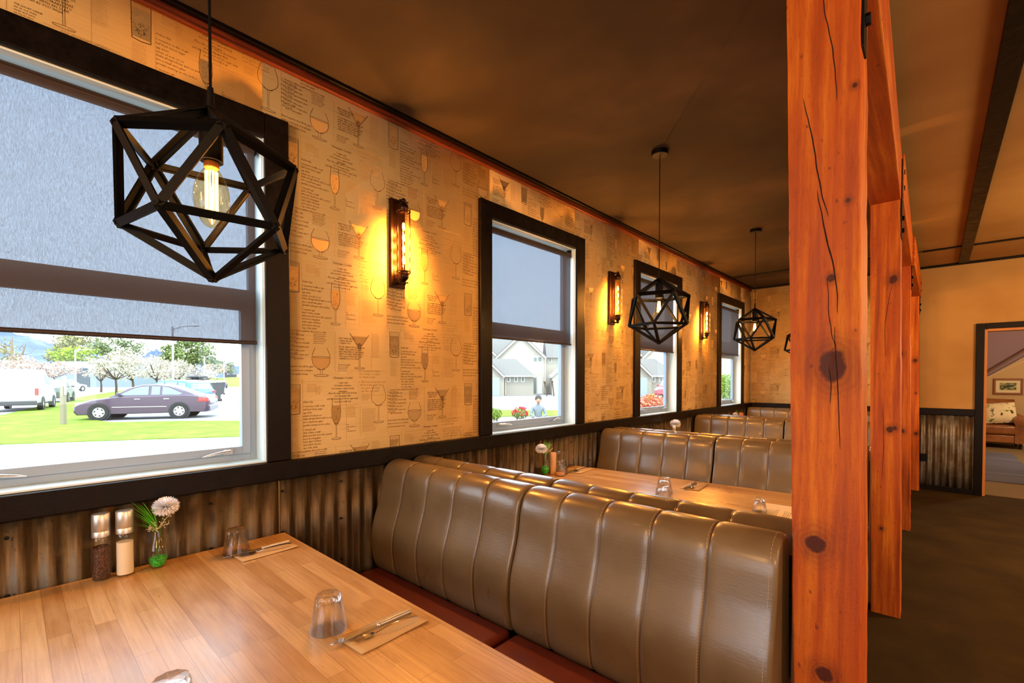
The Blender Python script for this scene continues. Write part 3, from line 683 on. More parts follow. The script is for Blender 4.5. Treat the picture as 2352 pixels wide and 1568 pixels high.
for k in range(3):
    ya,yb=PYS[k]+(.02 if k else -.0),(PYS[k+1]+.02 if k<2 else YF-.003)
    if k==0: ya=PYS[0]-2.6
    (a,b),(c,d)=BX[k]
    if k==0:
        sl_=(b-d)/(PYS[1]-PYS[0]); a+=sl_*.4;b+=sl_*2.6*.35
    t=thing('header_beam',blabs[k],'beam',(1.9,ya,ZB+.0008),0,'orange timber header beams')
    mb=MB().hexa([(a-1.9,0,0),(b-1.9,0,0),(b-1.9,0,.26),(a-1.9,0,.26)],[(c-1.9,yb-ya-.002,0),(d-1.9,yb-ya-.002,0),(d-1.9,yb-ya-.002,.26),(c-1.9,yb-ya-.002,.26)])
    mt=timber('beam_timber_%d'%k,[],k+9)
    for nd in mt.node_tree.nodes:
        if nd.type=='MAPPING': s=nd.inputs['Scale'].default_value; nd.inputs['Scale'].default_value=(s[0],s[2],s[1])
    build('beam_body',mb,mt,t,bevel=.004)
    build('packer',MB().box(-.04,.04,.05,yb-ya-.06,.2605,CZ-ZB-.0015),M['trim'],t)
# ================================================================ PENDANTS
def pendant(loc,R,rot,label,zc,top=CZ,bulb='big'):
    t=thing('pendant_lamp',label,'pendant lamp',(loc[0],loc[1],0),0,'black geometric cage pendants')
    c=Vector((0,0,zc)); V=[c+Vector((0,0,R)),c-Vector((0,0,R))]
    for k in range(5):
        a=rot+k*2*math.pi/5; V.append(c+Vector((.8944*R*math.cos(a),.8944*R*math.sin(a),.4472*R)))
    for k in range(5):
        a=rot+(k+.5)*2*math.pi/5; V.append(c+Vector((.8944*R*math.cos(a),.8944*R*math.sin(a),-.4472*R)))
    E=[(0,2+k) for k in range(5)]+[(1,7+k) for k in range(5)]+[(2+k,2+(k+1)%5) for k in range(5)]+[(7+k,7+(k+1)%5) for k in range(5)]+[(2+k,7+k) for k in range(5)]+[(2+(k+1)%5,7+k) for k in range(5)]
    mb=MB()
    for a,b in E:
        A,B=V[a],V[b]; mid=(A+B)/2-c
        # folded angle-iron bar: outer strip tangent to the cage
        nn=mid.normalized(); mb.bar(A,B,.0165,.0045,nn)
        sd_=(B-A).normalized().cross(nn)*.0055
        mb.bar(A-nn*.0085+sd_,B-nn*.0085+sd_,.004,.0125,nn)
    build('cage',mb,M['pend'],t)
    build('ceiling_rose',MB().lathe([(.0001,CZ-.0005),(.05,CZ-.0006),(.05,CZ-.022),(.046,CZ-.026),(.0001,CZ-.0262)][::-1],(0,0,0),32),M['pend'],t,smooth=40)
    build('cord',MB().tube([(0,0,CZ-.026),(0,0,zc+R+.03)],.0028 if bulb!='big' else .0032,8),M['pend'],t)
    h=MB().lathe([(.0001,zc+R+.045),(.006,zc+R+.044),(.0075,zc+R+.02),(.0075,zc+R-.02),(.009,zc+R-.03),(.021,zc+R-.034),(.024,zc+R-.045),(.024,zc+R-.125),(.0001,zc+R-.1255)][::-1],(0,0,0),24)
    build('lamp_holder',h,M['pend'],t,smooth=40)
    z=zc+R-.1262
    if bulb=='big':
        prof=[(.0135,z),(.0140,z-.014),(.024,z-.032),(.033,z-.055),(.0365,z-.08),(.034,z-.107),(.024,z-.132),(.012,z-.147),(.0001,z-.151)]
        b=build('bulb',MB().lathe([(r,zz) for r,zz in smooth(prof,3)],(0,0,0),32),M['amber'],t,smooth=180)
        build('bulb_collar',MB().lathe([(.0145,z-.0002),(.0155,z-.004),(.0155,z-.013),(.014,z-.0145)],(0,0,0),24),mat('amber_collar','#b0641a',.35),b,smooth=40)
        fm=MB()
        for k in range(12):
            a=k*math.pi/6; fm.tube([(.0118*math.cos(a),.0118*math.sin(a),z-.022),(.0118*math.cos(a),.0118*math.sin(a),z-.115)],.0019,6)
        build('filament',fm,M['fil'],b,smooth=60)
        lz=z-.07
    else:
        prof=[(.012,z),(.013,z-.01),(.022,z-.04),(.025,z-.06),(.022,z-.085),(.012,z-.105),(.0001,z-.11)]
        b=build('bulb',MB().lathe([(r,zz) for r,zz in smooth(prof,3)],(0,0,0),24),M['amber'],t,smooth=180)
        fm=MB(); 
        for k in range(6):
            a=k*math.pi/3; fm.tube([(.006*math.cos(a),.006*math.sin(a),z-.02),(.013*math.cos(a),.013*math.sin(a),z-.085)],.0022,6)
        build('filament',fm,M['fil'],b,smooth=60); lz=z-.06
    lamp('bulb_light',(0,0,lz),5 if bulb=='big' else 12,WARM,.012,t)
    return t
pendant((.887,.323),.200,R_(64.1),'large black wire-cage pendant hanging over the foreground table, bulb lit',1.797)
pendant((.858,2.724),.2047,R_(34.5),'black cage pendant hanging in front of the third window, below the nearer ceiling rose',1.7925,bulb='small')
pendant((.864,4.745),.2013,R_(22.4),'black cage pendant hanging against the far papered wall, beside the last window',1.8375,bulb='small')
pendant((.865,6.74),.2013,R_(10),'black cage pendant mostly hidden behind the nearest post',1.83,bulb='small')
# ================================================================ SCONCES
def sconce(loc,label):
    t=thing('wall_sconce',label,'wall lamp',loc,0,'tubular cage wall sconces')
    build('back_plate',MB().box(.0008,.022,-.044,.044,-.233,.233),M['bronze'],t,bevel=.003)
    ax=.072
    for s in (1,-1):
        m_=MB(); z=.185*s
        m_.tube([(.022,0,s*.205),(.045,0,s*.215),(ax,0,s*.212)],.008,10); m_.sphere((ax,0,s*.213),.013,12,8); m_.tube([(ax,-.024,s*.213),(ax,.026,s*.209)],.004,6)
        m_.lathe([(.0001,s*.205),(.012,s*.203),(.024,s*.190),(.026,s*.165),(.022,s*.160),(.022,s*.150),(.0001,s*.149)][::(-1 if s>0 else 1)],(ax,0,0),20)
        build('lamp_holder',m_,M['bronze'],t,smooth=50)
    cg=MB()
    for s in (1,-1):
        cg.tube([(ax+.036*math.cos(a),.036*math.sin(a),s*.156) for a in np.linspace(0,2*math.pi,25)],.0022,6,False)
    for k in range(6):
        a=math.pi/6+k*math.pi/3; p=(ax+.036*math.cos(a),.036*math.sin(a))
        cg.tube([(p[0],p[1],-.162),(p[0],p[1],.162)],.002,6); cg.sphere((p[0],p[1],.162),.004,6,4); cg.sphere((p[0],p[1],-.162),.004,6,4)
        cg.tube([(p[0],p[1],.156),(ax+.02*math.cos(a),.02*math.sin(a),.158)],.0018,5); cg.tube([(p[0],p[1],-.156),(ax+.02*math.cos(a),.02*math.sin(a),-.158)],.0018,5)
    build('cage',cg,M['bronze'],t,smooth=60)
    b=build('bulb',MB().lathe([(.014,-.149),(.0145,0),(.014,.149)],(ax,0,0),20),M['amber'],t,smooth=60)
    for k in range(4):
        z=-.095+k*.058
        build('filament',MB().lathe([(.0001,z-.021),(.0055,z-.018),(.0075,z),(.0055,z+.018),(.0001,z+.021)],(ax,0,0),10),M['fil2'],b,smooth=60)
        lamp('bulb_light',(ax+.0105,0,(-.115,-.055,.005,.065)[k]),SCW,(1,.42,.08),.011,t)
    return t
SCW=10.5
sconce((0,1.402,2.086),'bronze cage wall sconce nearest the camera, between the first two windows')
sconce((0,3.60,2.082),'bronze cage wall sconce between the second and third windows')
sconce((0,5.72,2.085),'bronze cage wall sconce between the third and last windows')
# ================================================================ BLINDS
def blind(k,bot,label):
    a,b,c,d=WIN[k]; a+=.012; b-=.02
    t=thing('roller_blind',label,'blind',(-.04,(a+b)/2,d-.045),0,'charcoal roller blinds'); hw=(b-a)/2; zt=d-.045
    build('roller_tube',MB().lathe([(.021,-hw+.004),(.021,hw-.004)],(0,0,0),20,'y'),M['blindbar'],t,smooth=40)
    build('fabric',MB().grid([[(.0215,-hw+.008,bot-zt),(.0215,hw-.008,bot-zt)],[(.0215,-hw+.008,-.004),(.0215,hw-.008,-.004)]]),M['blind'] if k<2 else M['blind2'],t)
    build('bottom_bar',MB().lathe([(.0085,-hw+.006),(.0085,hw-.006)],(.0217,0,bot-zt-.006),10,'y'),M['blindbar'],t,smooth=40)
    for s in (-1,1): build('bracket',MB().box(-.02,.02,s*hw-.003,s*hw+.0035,-.02,.038),M['iron'],t)
    return t
blind(0,1.531,'grey roller blind half down in the large foreground window, lamp post showing through')
blind(1,1.652,'grey roller blind in the second window, above the pale weatherboard houses')
blind(2,1.672,'dark roller blind in the third window, behind the middle pendant')
blind(3,1.722,'dark roller blind in the last window before the far wall')
# ================================================================ TABLEWARE
def tumbler(loc,label,rim=.047,top=.033,h=.095,rz=0,group='upturned glass tumblers'):
    """faceted tumbler standing upside down: mouth below, heavy base on top"""
    n=40; rows=[]
    def ring(r,z,fac=0):
        return [((r*(1-fac*(.5+.5*math.cos(10*2*math.pi*i/n+math.pi))*.10))*math.cos(2*math.pi*i/n),(r*(1-fac*(.5+.5*math.cos(10*2*math.pi*i/n+math.pi))*.10))*math.sin(2*math.pi*i/n),z) for i in range(n)]
    rr=lambda q:rim+(top-rim)*q
    outp=[(rr(0),0,0),(rr(.3),.3*h,0),(rr(.45),.45*h,.1),(rr(.58),.58*h,.8),(rr(.9),.9*h,1),(rr(.97)*.98,.97*h,1),(rr(1)*.9,h,.6),(rr(1)*.72,h*.985,0),(.0005,h*.97,0)]
    inp=[(.0005,.80*h,0),(rr(.8)-.010,.79*h,0),(rr(.7)-.006,.70*h,.3),(rr(.3)-.0022,.3*h,0),(rr(0)-.0016,.0002,0)]
    for r,z,f in outp: rows.append(ring(r,z,f))
    for r,z,f in inp: rows.append(ring(r,z,f))
    rows.append(rows[0])
    mb=MB().grid(rows,True)
    o=build('glass_tumbler',mb,M['glass'],None,smooth=30,loc=loc); o.rotation_euler.z=rz
    return tag(o,label,'glass',group)
TT0=.7004
tumbler((.932,.572,TT0),'upturned glass tumbler beside the napkin at the front of the foreground table')
tumbler((.145,.585,TT0),'upturned tumbler near the wall at the back corner of the foreground table')
tumbler((1.035,.205,TT0),'upturned tumbler cut off by the bottom edge of the photo',h=.088)
tumbler((.955,2.60,TT0),'rear one of two upturned tumblers in the middle of the second table')
tumbler((1.045,2.385,TT0),'front one of two upturned tumblers in the middle of the second table')
tumbler((1.475,2.56,TT0),'small upturned tumbler at the corner of the paper menu',h=.07,rim=.034,top=.026)
tumbler((.165,2.655,TT0),'upturned tumbler behind the glass carafe by the corrugated wall')
def mill(loc,label,fill,h=.222,r=.0255):
    t=thing('spice_mill',label,'mill',loc,0,'glass spice mills with steel caps')
    g=MB(); rows=[(r*.93,.0015),(r,.006),(r,h*.58),(r*.97,h*.635),(r*.86,h*.66)]
    g.lathe(rows+[(q*.86,z) for q,z in rows[::-1]][:0],(0,0,0),32); build('glass_jar',g,M['thin'],t,smooth=50)
    build('contents',MB().lathe([(.0001,.006),(r*.9,.0062),(r*.905,h*(.52 if fill=='salt' else .50)),(r*.5,h*(.53 if fill=='salt' else .515)),(.0001,h*.52)],(0,0,0),24),M[fill],t,smooth=50)
    rc=r*.96
    build('steel_cap',MB().lathe([(.0001,h*.655),(rc,h*.656),(rc,h*.735),(rc*.985,h*.738),(rc*.985,h*.742),(rc,h*.745),(rc,h*.985),(rc*.93,h*.998),(.0001,h)],(0,0,0),40),M['steel'],t,smooth=35)
    return t
mill((.073,.202,TT0),'pepper mill, glass jar of dark peppercorns with steel cap, left of the white one','pepper')
mill((.083,.262,TT0),'salt mill, glass jar of white salt with steel cap, beside the flower vase','salt')
mill((.15,4.60,TT0),'spice mill with steel cap beside the white flower on the third table','pepper',h=.2)
def vase(loc,label,rz,fl,leaves,seed,moss=False,sprig=(),h=.15,rv=.031):
    t=thing('flower_vase',label,'vase',loc,rz,'small glass vases with artificial flowers'); r=random.Random(seed)
    pr=[(.0001,.001),(.017,.001),(.021,.006),(rv*.93,.03),(rv,.045),(rv*.93,.07),(.019,.10),(.0135,.125),(.0125,.135),(.0165,h)]
    build('glass_body',MB().lathe([(a,b) for a,b in smooth(pr,3)],(0,0,0),20),M['thin'],t,smooth=25)
    build('moss' if moss else 'gel_filling',MB().lathe([(.0001,.006),(.018,.007),(rv*.86,.03),(rv*.84,.036 if not moss else .052),(.012,.042 if not moss else .06),(.0001,.037 if not moss else .057)],(0,0,0),24),M['gel'],t,smooth=60)
    st=MB(); st.tube([(0,0,.03),(.002,.004,.09),(fl[0]*.4,fl[1]*.4,.15),(fl[0]*.9,fl[1]*.9,fl[2])],.0013,6); st.tube([(.004,-.004,.03),(-.004,-.004,.1),(-.008,-.012,.15)],.0011,6)
    build('stem',st,M['stem'],t)
    f=MB(); c=Vector(fl[:3]); RF=fl[3]
    for k in range(1500):
        u=r.uniform(-1,1); a=r.uniform(0,2*math.pi); q=math.sqrt(1-u*u); d=Vector((q*math.cos(a),q*math.sin(a),u*.85))
        if u<-.75: continue
        L=RF*r.uniform(.86,1.07); s=Vector((-d.y,d.x,r.uniform(-.6,.6))).normalized()*.0014
        p=c+d*L*.35; e=c+d*L; f.add([p-s,p+s,e+s*.8,e-s*.8],[(0,1,2,3)])
    build('flower_head',f,M['petal'],t)
    lf=MB()
    for (dx,dy,dz) in leaves:
        for _ in range(5):
            d=Vector((dx+r.uniform(-.014,.014),dy+r.uniform(-.018,.018),dz+r.uniform(-.03,.012))); b0=Vector((0,0,.125))
            L=[];Rr=[]
            for i in range(7):
                q=i/6; p=b0+Vector((d.x*(q**1.5),d.y*(q**1.5),d.z*q)); wd=.0015*(1-q**3)+.0002; s=Vector((.5,.8,0))*wd; L.append(p-s);Rr.append(p+s)
            lf.grid([L,Rr])
    build('grass_leaves',lf,M['leaf'],t)
    sg=MB()
    for (dx,dy,dz) in sprig:
        b0=Vector((0,0,.135)); e=b0+Vector((dx,dy,dz)); sg.tube([b0,b0.lerp(e,.5)+Vector((0,0,.004)),e],.0009,5)
        for _ in range(6):
            q=b0.lerp(e,r.uniform(.45,1)); p=q+Vector((r.uniform(-.008,.008),r.uniform(-.01,.01),r.uniform(-.005,.008))); sg.tube([q,p],.0006,4); sg.sphere(p,.0018,6,4)
    if sprig: build('berry_sprig',sg,M['sprig'],t)
    return t
vase((.088,.352,TT0),'small glass vase with green gel, fluffy white flower and grass on the foreground table',0,(.004,.024,.212,.041),
     [(.012,-.06,.10),(.0,-.055,.125),(-.0,-.055,.09),(.01,-.035,.105),(0,-.045,.075),(.01,-.02,.09),(-.01,-.015,.075),(.01,-.06,.06)],1,sprig=[(.02,-.03,.02),(.01,-.02,.035),(.02,.03,.02),(.02,.015,.03),(.03,-.01,.005),(.01,-.035,.01),(.02,.045,.065)])
vase((.105,2.548,TT0),'glass vase with mossy base and white pompom flower beside the glass carafe',0,(-.0,-.045,.185,.042),
     [(.0,.0,.10),(.01,.015,.11),(0,-.01,.115),(.01,.03,.09),(0,.06,.10)],2,moss=True,sprig=[(.01,.05,.07),(.02,.06,.05),(.01,.07,.04),(.0,.045,.085),(.01,.03,.06)])
vase((.12,4.70,TT0),'glass vase with round white flower on the third table, below the third window',0,(.0,.01,.205,.055),
     [(.01,.03,.05),(.01,-.03,.05),(.02,.01,.04)],3,sprig=[(.01,-.05,.05),(.01,-.045,.03)])
vase((.13,6.66,TT0),'low vase of pale leaves and white flower on the farthest table',0,(.0,-.035,.195,.03),
     [(0,.01,.13),(.01,.04,.11),(.01,.07,.10),(.0,.03,.09)],4,sprig=[(.01,.04,.06),(.01,.06,.05)])
o=build('condiment_jar',MB().lathe([(.0001,.0005),(.03,.001),(.031,.01),(.031,.2),(.027,.212),(.0001,.214)],(0,0,0),20),mat('terracotta_jar','#b0643a',.5),None,smooth=40,loc=(.16,6.78,TT0)); tag(o,'reddish jar beside the pale leaves on the farthest table','jar')
o=build('candle',MB().lathe([(.0001,.0005),(.021,.001),(.0225,.004),(.0225,.148),(.020,.152),(.0001,.15)],(0,0,0),28),M['ceramic'],None,smooth=40,loc=(.135,2.598,TT0)); tag(o,'plain cream cylinder between the vase and the carafe on the second table','candle')
# glass carafe with bulbous stopper
t=thing('glass_carafe','clear glass carafe with a bulbous stopper, beside the vase on the second table','carafe',(.205,2.588,TT0))
build('carafe_body',MB().lathe([(a,b) for a,b in smooth([(.0001,.001),(.03,.001),(.0335,.005),(.032,.03),(.027,.07),(.021,.10),(.0165,.115)],3)],(0,0,0),28),M['thin'],t,smooth=60)
build('carafe_contents',MB().lathe([(.0001,.003),(.0305,.004),(.030,.02),(.0001,.0202)],(0,0,0),24),mat('carafe_salt','#c79068',.6),t,smooth=40)
build('stopper',MB().lathe([(a,b) for a,b in smooth([(.0165,.1155),(.018,.12),(.016,.127),(.024,.14),(.0275,.152),(.024,.166),(.014,.172),(.0001,.173)],3)],(0,0,0),28),M['thin'],t,smooth=60)
# napkins, knives and forks
def napkin(cx,cyy,w_,l_,rz,label,lift=.006):
    mb=MB()
    for lay,(ox,oz) in enumerate(((0,0.0004),(.004,.0016))):
        rows=[]
        for i in range(13):
            q=i/12; y=-l_/2+l_*q; rows.append([(x*w_/2+ox+.003*math.sin(q*5+x),y+.003*x,oz+lift*max(0,q-.75)**1.5*4*(x>0)+.0012*(1+math.sin(q*6+x*2))*.5+lay*.0006) for x in (-1,-.5,0,.5,1)])
        mb.grid(rows)
    o=build('paper_napkin',mb,M['kraft'],None,smooth=60,solid=.0007,loc=(cx,cyy,TT0+.0004)); o.rotation_euler.z=rz
    return tag(o,label,'napkin','folded kraft paper napkins')
def knife(cx,cyy,rz,label,z=.0052):
    t=thing('table_knife',label,'knife',(cx,cyy,TT0+z),rz,'steel table knives')
    h=MB(); h.tube([(0,.02,.004),(0,.06,.0042),(0,.11,.0045),(0,.117,.0045)],[.0052,.0056,.0062,.0058],10); h.lathe([(.005,.012),(.0062,.014),(.0062,.020),(.005,.022)],(0,0,.004),10,'y'); build('handle',h,M['steel'],t,smooth=50)
    b=MB(); pts=[(-.004,.013),(.004,.013),(.006,.0),(.0085,-.06),(.0085,-.095),(.004,-.112),(-.002,-.118),(-.006,-.112),(-.0055,-.03)]
    b.prism(pts,'z',.0036,.0048); build('blade',b,M['chrome'],t,bevel=.0004)
    return t
def fork(cx,cyy,rz,label,z=.0052):
    t=thing('table_fork',label,'fork',(cx,cyy,TT0+z),rz,'steel table forks')
    h=MB(); rows=[]
    for i in range(15):
        q=i/14; y=-.03+.12*q; wd=.0026+.0022*q**1.2; zz=.004+.010*math.sin(q*math.pi*.85)+.004*(q<.15)*0
        rows.append([(-wd,y,zz),(0,y,zz+.0012),(wd,y,zz),(0,y,zz-.0010)])
    h.grid(rows,True); h.add(rows[0],[(3,2,1,0)]); h.add(rows[-1],[(0,1,2,3)]); build('handle',h,M['chrome'],t,smooth=60)
    hd=MB(); rows=[]
    for i in range(7):
        q=i/6; y=-.032-.03*q; wd=.003+.0085*min(1,q*1.8)**.8; zz=.004-.003*math.sin(q*2)
        rows.append([(-wd,y,zz+.0022),(0,y,zz),(wd,y,zz+.0022),(0,y,zz-.0012)])
    hd.grid(rows,True); hd.add(rows[0],[(3,2,1,0)]); hd.add(rows[-1],[(0,1,2,3)])
    for k in range(4):
        x=-.0098+k*.0065; hd.tube([(x,-.060,.0022+.0008*abs(k-1.5)),(x,-.080,.0012),(x*.95,-.098,.0045)],[.0017,.0015,.0006],6)
    build('fork_head',hd,M['chrome'],t,smooth=60)
    return t
for (cx,cyy,rz,w) in ((1.047,.670,.0,'at the front right of the foreground table'),(.207,.668,.0,'at the wall end of the foreground table'),(.205,2.825,.08,'near the carafe on the second table'),(1.02,2.885,.08,'in the middle of the second table')):
    napkin(cx,cyy,.108,.205,rz,'folded brown paper napkin '+w)
    c,s=math.cos(rz),math.sin(rz)
    for f,dx,dy,rr_,n_ in ((knife,-.020,.0-.02,-.02,'knife'),(fork,.014,-.002,-.13,'fork')):
        f(cx+dx*c-dy*s,cyy+dx*s+dy*c,rz+rr_,'steel table %s on the napkin %s'%(n_,w))
# paper menu on second table
t=thing('paper_menu','printed paper menu lying on the second table, cut off by the nearest post','menu',(1.545,2.64,TT0+.0006),.10)
build('menu_sheet',MB().box(-.105,.14,-.14,.13,0,.0012),mat('menu_paper','#efdfbc',.7),t)
mi_=mat('menu_ink','#6b5a3c',.8)
def textobj(x,y,size,lines,rot,parent,name,z=.0014,sp=1.0):
    cu=bpy.data.curves.new('t','FONT'); cu.body='\n'.join(lines); cu.size=size; cu.resolution_u=1; cu.space_line=sp
    o=bpy.data.objects.new('t',cu); COL.objects.link(o); bpy.context.view_layer.update()
    me=bpy.data.meshes.new_from_object(o.evaluated_get(bpy.context.evaluated_depsgraph_get())); bpy.data.objects.remove(o)
    me.materials.clear(); me.materials.append(mi_); q=bpy.data.objects.new(name,me); COL.objects.link(q); q.parent=parent; q.location=(x,y,z); q.rotation_euler.z=rot; return q
textobj(-.07,-.10,.034,['To Share'],math.pi/2,t,'printed_heading')
textobj(-.045,-.12,.009,['garlic bread with herbs and butter','soup of the day with toasted bread','seasoned wedges with sour cream','salt and pepper squid with aioli','platter for two with dips and breads','crumbed mushrooms with a side salad'],math.pi/2,t,'printed_text')
textobj(.03,-.12,.009,['burger with bacon egg and beetroot','fish of the day with chips and salad','lamb shank on mash with gravy','roast of the day with vegetables'],math.pi/2,t,'printed_text')
# small black socket box on the far corrugated sheet
o=build('wall_socket',MB().box(-.03,.03,-.03,0,-.045,.045),M['plate_black'],None,bevel=.004,loc=(2.02,YF-.026,.40)); tag(o,'small black box low on the corrugated sheet beside the farthest post','socket')
# ================================================================ LOUNGE FURNITURE
SY=13.3
sofl=mat('tan_leather','#8a4f1e',.4,coat=.2); n=N(sofl); n.col(n.ramp(n.noise(n.co((1,1,1)),3,4),[(.3,'#6e3a12'),(.7,'#a8692c')]))
t=thing('leather_sofa','tan leather sofa with rolled arms seen through the doorway','sofa',(2.45,SY,0))
x0,x1=-.85,1.0
build('seat_base',MB().box(x0+.12,x1-.12,0,.8,.11,.27),sofl,t,bevel=.02,smooth=40)
build('seat_cushion',MB().box(x0+.16,x1-.16,-.04,.6,.272,.46),sofl,t,bevel=.05,seg=4,smooth=40)
bk=MB()
rows=[]
for i in range(21):
    q=i/20; x=x0+.14+(x1-x0-.28)*q; zt=.955+.02*math.cos((q-.5)*3.0)
    rows.append([(x,.56,.465),(x,.52,.7),(x,.58,zt-.05),(x,.64,zt),(x,.74,zt-.04),(x,.78,.3)])
bk.grid(rows); bk.add(rows[0],[tuple(range(6))]); bk.add(rows[-1],[tuple(range(6))[::-1]])
build('backrest',bk,sofl,t,smooth=50)
for s,xa in ((-1,x0),(1,x1-.2)):
    am=MB().box(xa+.02,xa+.18,-.02,.8,.11,.55); am.lathe([(.0001,-.035),(.105,-.03),(.105,.8),(.0001,.8)],(xa+.10,0,.56),20,'y'); build('armrest',am,sofl,t,smooth=50)
nh=MB()
for k in range(60): nh.sphere((x0+.14+k*(x1-x0-.28)/59,-.003,.125),.007,6,4)
build('nailhead_trim',nh,M['chrome'],t)
lg=MB()
for x in (x0+.1,x1-.1):
    for y in (.06,.7): 
        build('leg',MB().lathe([(.02,.0005),(.03,.11)],(x,y,0),10),M['seatbase'],t)
fl_=mat('floral_fabric','#e8d2a2',.85); n=N(fl_); v1=n.noise(n.co((7,7,14)),1.6,2); v2=n.noise(n.co((9,9,5),(3,3,1)),1.5,2)
n.col(n.mix(n.ramp(v2,[(.62,0.),(.66,1.)]),n.mix(n.ramp(v1,[(.60,0.),(.64,1.)]),'#ecd9ae','#6f8c2c'),'#3c4628'))
def cush(loc,rz,ry,label):
    rows=[]
    for j in range(13):
        r_=[]
        for i in range(13):
            u=i/12*2-1; v=j/12*2-1; th=.085*(1-u**4)*(1-v**4); r_.append((u*.24*(1-.05*(1-abs(v))**2*0),-th,v*.21))
        rows.append(r_)
    mb=MB().grid(rows); mb.grid([[(p[0],-p[1],p[2]) for p in r_] for r_ in rows][::-1])
    o=build('throw_cushion',mb,fl_,None,smooth=70,loc=loc); o.rotation_euler=(-.35,ry,rz); return tag(o,label,'cushion','floral cushions on the sofa')
cush((2.57,SY+.34,.70),.0,.1,'left floral cream cushion on the tan sofa, partly behind the other')
cush((3.06,SY+.22,.69),-.05,-.12,'right floral cream cushion on the tan sofa, nearer its arm')
o=build('area_rug',MB().box(-.9,.62,-1.75,1.75,.0005,.012),mat('rug_blue','#5a5a72',.95),None,loc=(2.55,10.65,0)); tag(o,'blue-grey striped rug on the lounge floor through the doorway','rug')
n=N(o.data.materials[0]); n.col(n.ramp(n.noise(n.co((.3,7,.3)),1.5,3),[(.35,'#4a4858'),(.55,'#62667e'),(.7,'#7b7f96')]))
t=thing('picture_frame','small wood-framed picture of a fish above the sofa, through the doorway','picture',(3.235,LY-.001,1.22))
build('frame',MB().box(-.215,.215,-.03,0,.13,.17).box(-.215,.215,-.03,0,-.17,-.13).box(-.215,-.18,-.03,0,-.13,.13).box(.18,.215,-.03,0,-.13,.13),mat('oak_frame','#8c4f1c',.5),t,bevel=.004)
build('mount',MB().box(-.18,.18,-.012,-.002,-.13,.13),mat('mount_card','#e6d6ac',.8),t)
pm=mat('river_print','#8c8a50',.7); n=N(pm); n.col(n.ramp(n.noise(n.co((9,9,16)),1.5,4),[(.4,'#3f4a28'),(.5,'#8c8a50'),(.65,'#c9b878')]))
pr=build('print',MB().box(-.12,.12,-.014,-.0125,-.075,.075),pm,t)
build('fish_shape',MB().prism([(-.085,-.03),(-.05,-.005),(0,.025),(.05,.03),(.09,.035),(.10,.02),(.06,.0),(.02,-.012),(-.03,-.03),(-.08,-.05)],'y',-.0155,-.0145),mat('fish_ink','#233230',.6),pr)
# ================================================================ OUTDOORS
GZ=-.30
def gnd(u,v,z=GZ):
    b=(784+106.03-v)/F_PX; cp,sp=math.cos(PITCH),math.sin(PITCH); a=(u-1176)/F_PX; d=cp-b*sp; dz=sp+b*cp
    t=(z-EYE)/dz; return Vector((CX+t*(a*cyw-d*syw),t*(a*syw+d*cyw),z))
def pxX(u,d): return (u-1176)/F_PX*d
def pxZ(v,d): return EYE-(v-871)/F_PX*d
asph=mat('asphalt','#77787a',.9); concrete=mat('pale_concrete','#7c7a73',.9)
n=N(concrete); n.col(n.ramp(n.noise(n.co((1,1,1)),.5,3),[(.42,'#74736e'),(.58,'#8a867c')]))
struct(build('road',MB().box(-900,-WT-.01,-500,900,GZ-.2,GZ),asph))
grass=mat('lawn_grass','#62801a',.95,spec=.1); n=N(grass); n.col(n.ramp(n.noise(n.co((1,1,1)),1.4,6,.7),[(.3,'#52661e'),(.5,'#667c2a'),(.7,'#7a8a36')])); n.bump(n.noise(n.co(),30,3),.6,.05)
def patch(name,pts,m,dz,kind='structure'):
    P=[gnd(u,v) for u,v in pts]; mb=MB(); k=len(P)
    mb.add([(p.x,p.y,GZ-.05) for p in P]+[(p.x,p.y,GZ+dz) for p in P],[tuple(range(k)),tuple(range(k,2*k))[::-1]]+[(i,k+i,k+(i+1)%k,(i+1)%k) for i in range(k)])
    o=build(name,mb,m); o['kind']=kind; return o
patch('footpath',[(-160,1180),(760,1150),(760,998),(550,1003.5),(250,1013),(0,1022),(-160,1030)],concrete,.012)
patch('lawn',[(-160,1030),(0,1022),(250,1013),(550,1003.5),(760,998),(760,966),(420,968),(255,971),(205,964),(262,944),(300,914),(318,898),(385,889),(330,889),(200,909),(120,927),(0,955),(-160,985)],grass,.03)
patch('lawn',[(1060,958),(1300,955),(1300,943),(1060,942)],grass,.03)
bank=MB(); L=[];H=[]
for i in range(25):
    u=-80+i*33; L.append(gnd(u,888)); p=out(u,867-2*math.sin(i*.7),125); H.append(p)
bank.grid([L,H,[out(-80+i*33,868,160) for i in range(25)],[Vector((p.x,p.y,GZ-1)) for p in [out(-80+i*33,868,160) for i in range(25)]]])
struct(build('grass_bank',bank,grass,smooth=180))
# hills
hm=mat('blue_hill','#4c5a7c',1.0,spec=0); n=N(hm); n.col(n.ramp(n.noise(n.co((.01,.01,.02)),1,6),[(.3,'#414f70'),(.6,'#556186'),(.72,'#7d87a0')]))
prof=[(-60,745),(0,758),(50,768),(95,782),(140,793),(185,805),(212,800),(250,808),(300,816),(325,822),(345,806),(362,802),(385,815),(440,822),(480,815),(500,828),(540,840),(600,848),(760,852),(1100,856)]
rows=[[],[],[],[]]
for u,v in [(a+(b-a)*k/5,c+(d-c)*k/5+2.2*math.sin(a*.9+k*2)) for (a,c),(b,d) in zip(prof,prof[1:]) for k in range(5)]:
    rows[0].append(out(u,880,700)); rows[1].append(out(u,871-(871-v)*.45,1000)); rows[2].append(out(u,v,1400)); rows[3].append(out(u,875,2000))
struct(build('hills',MB().grid(rows),hm,smooth=180))
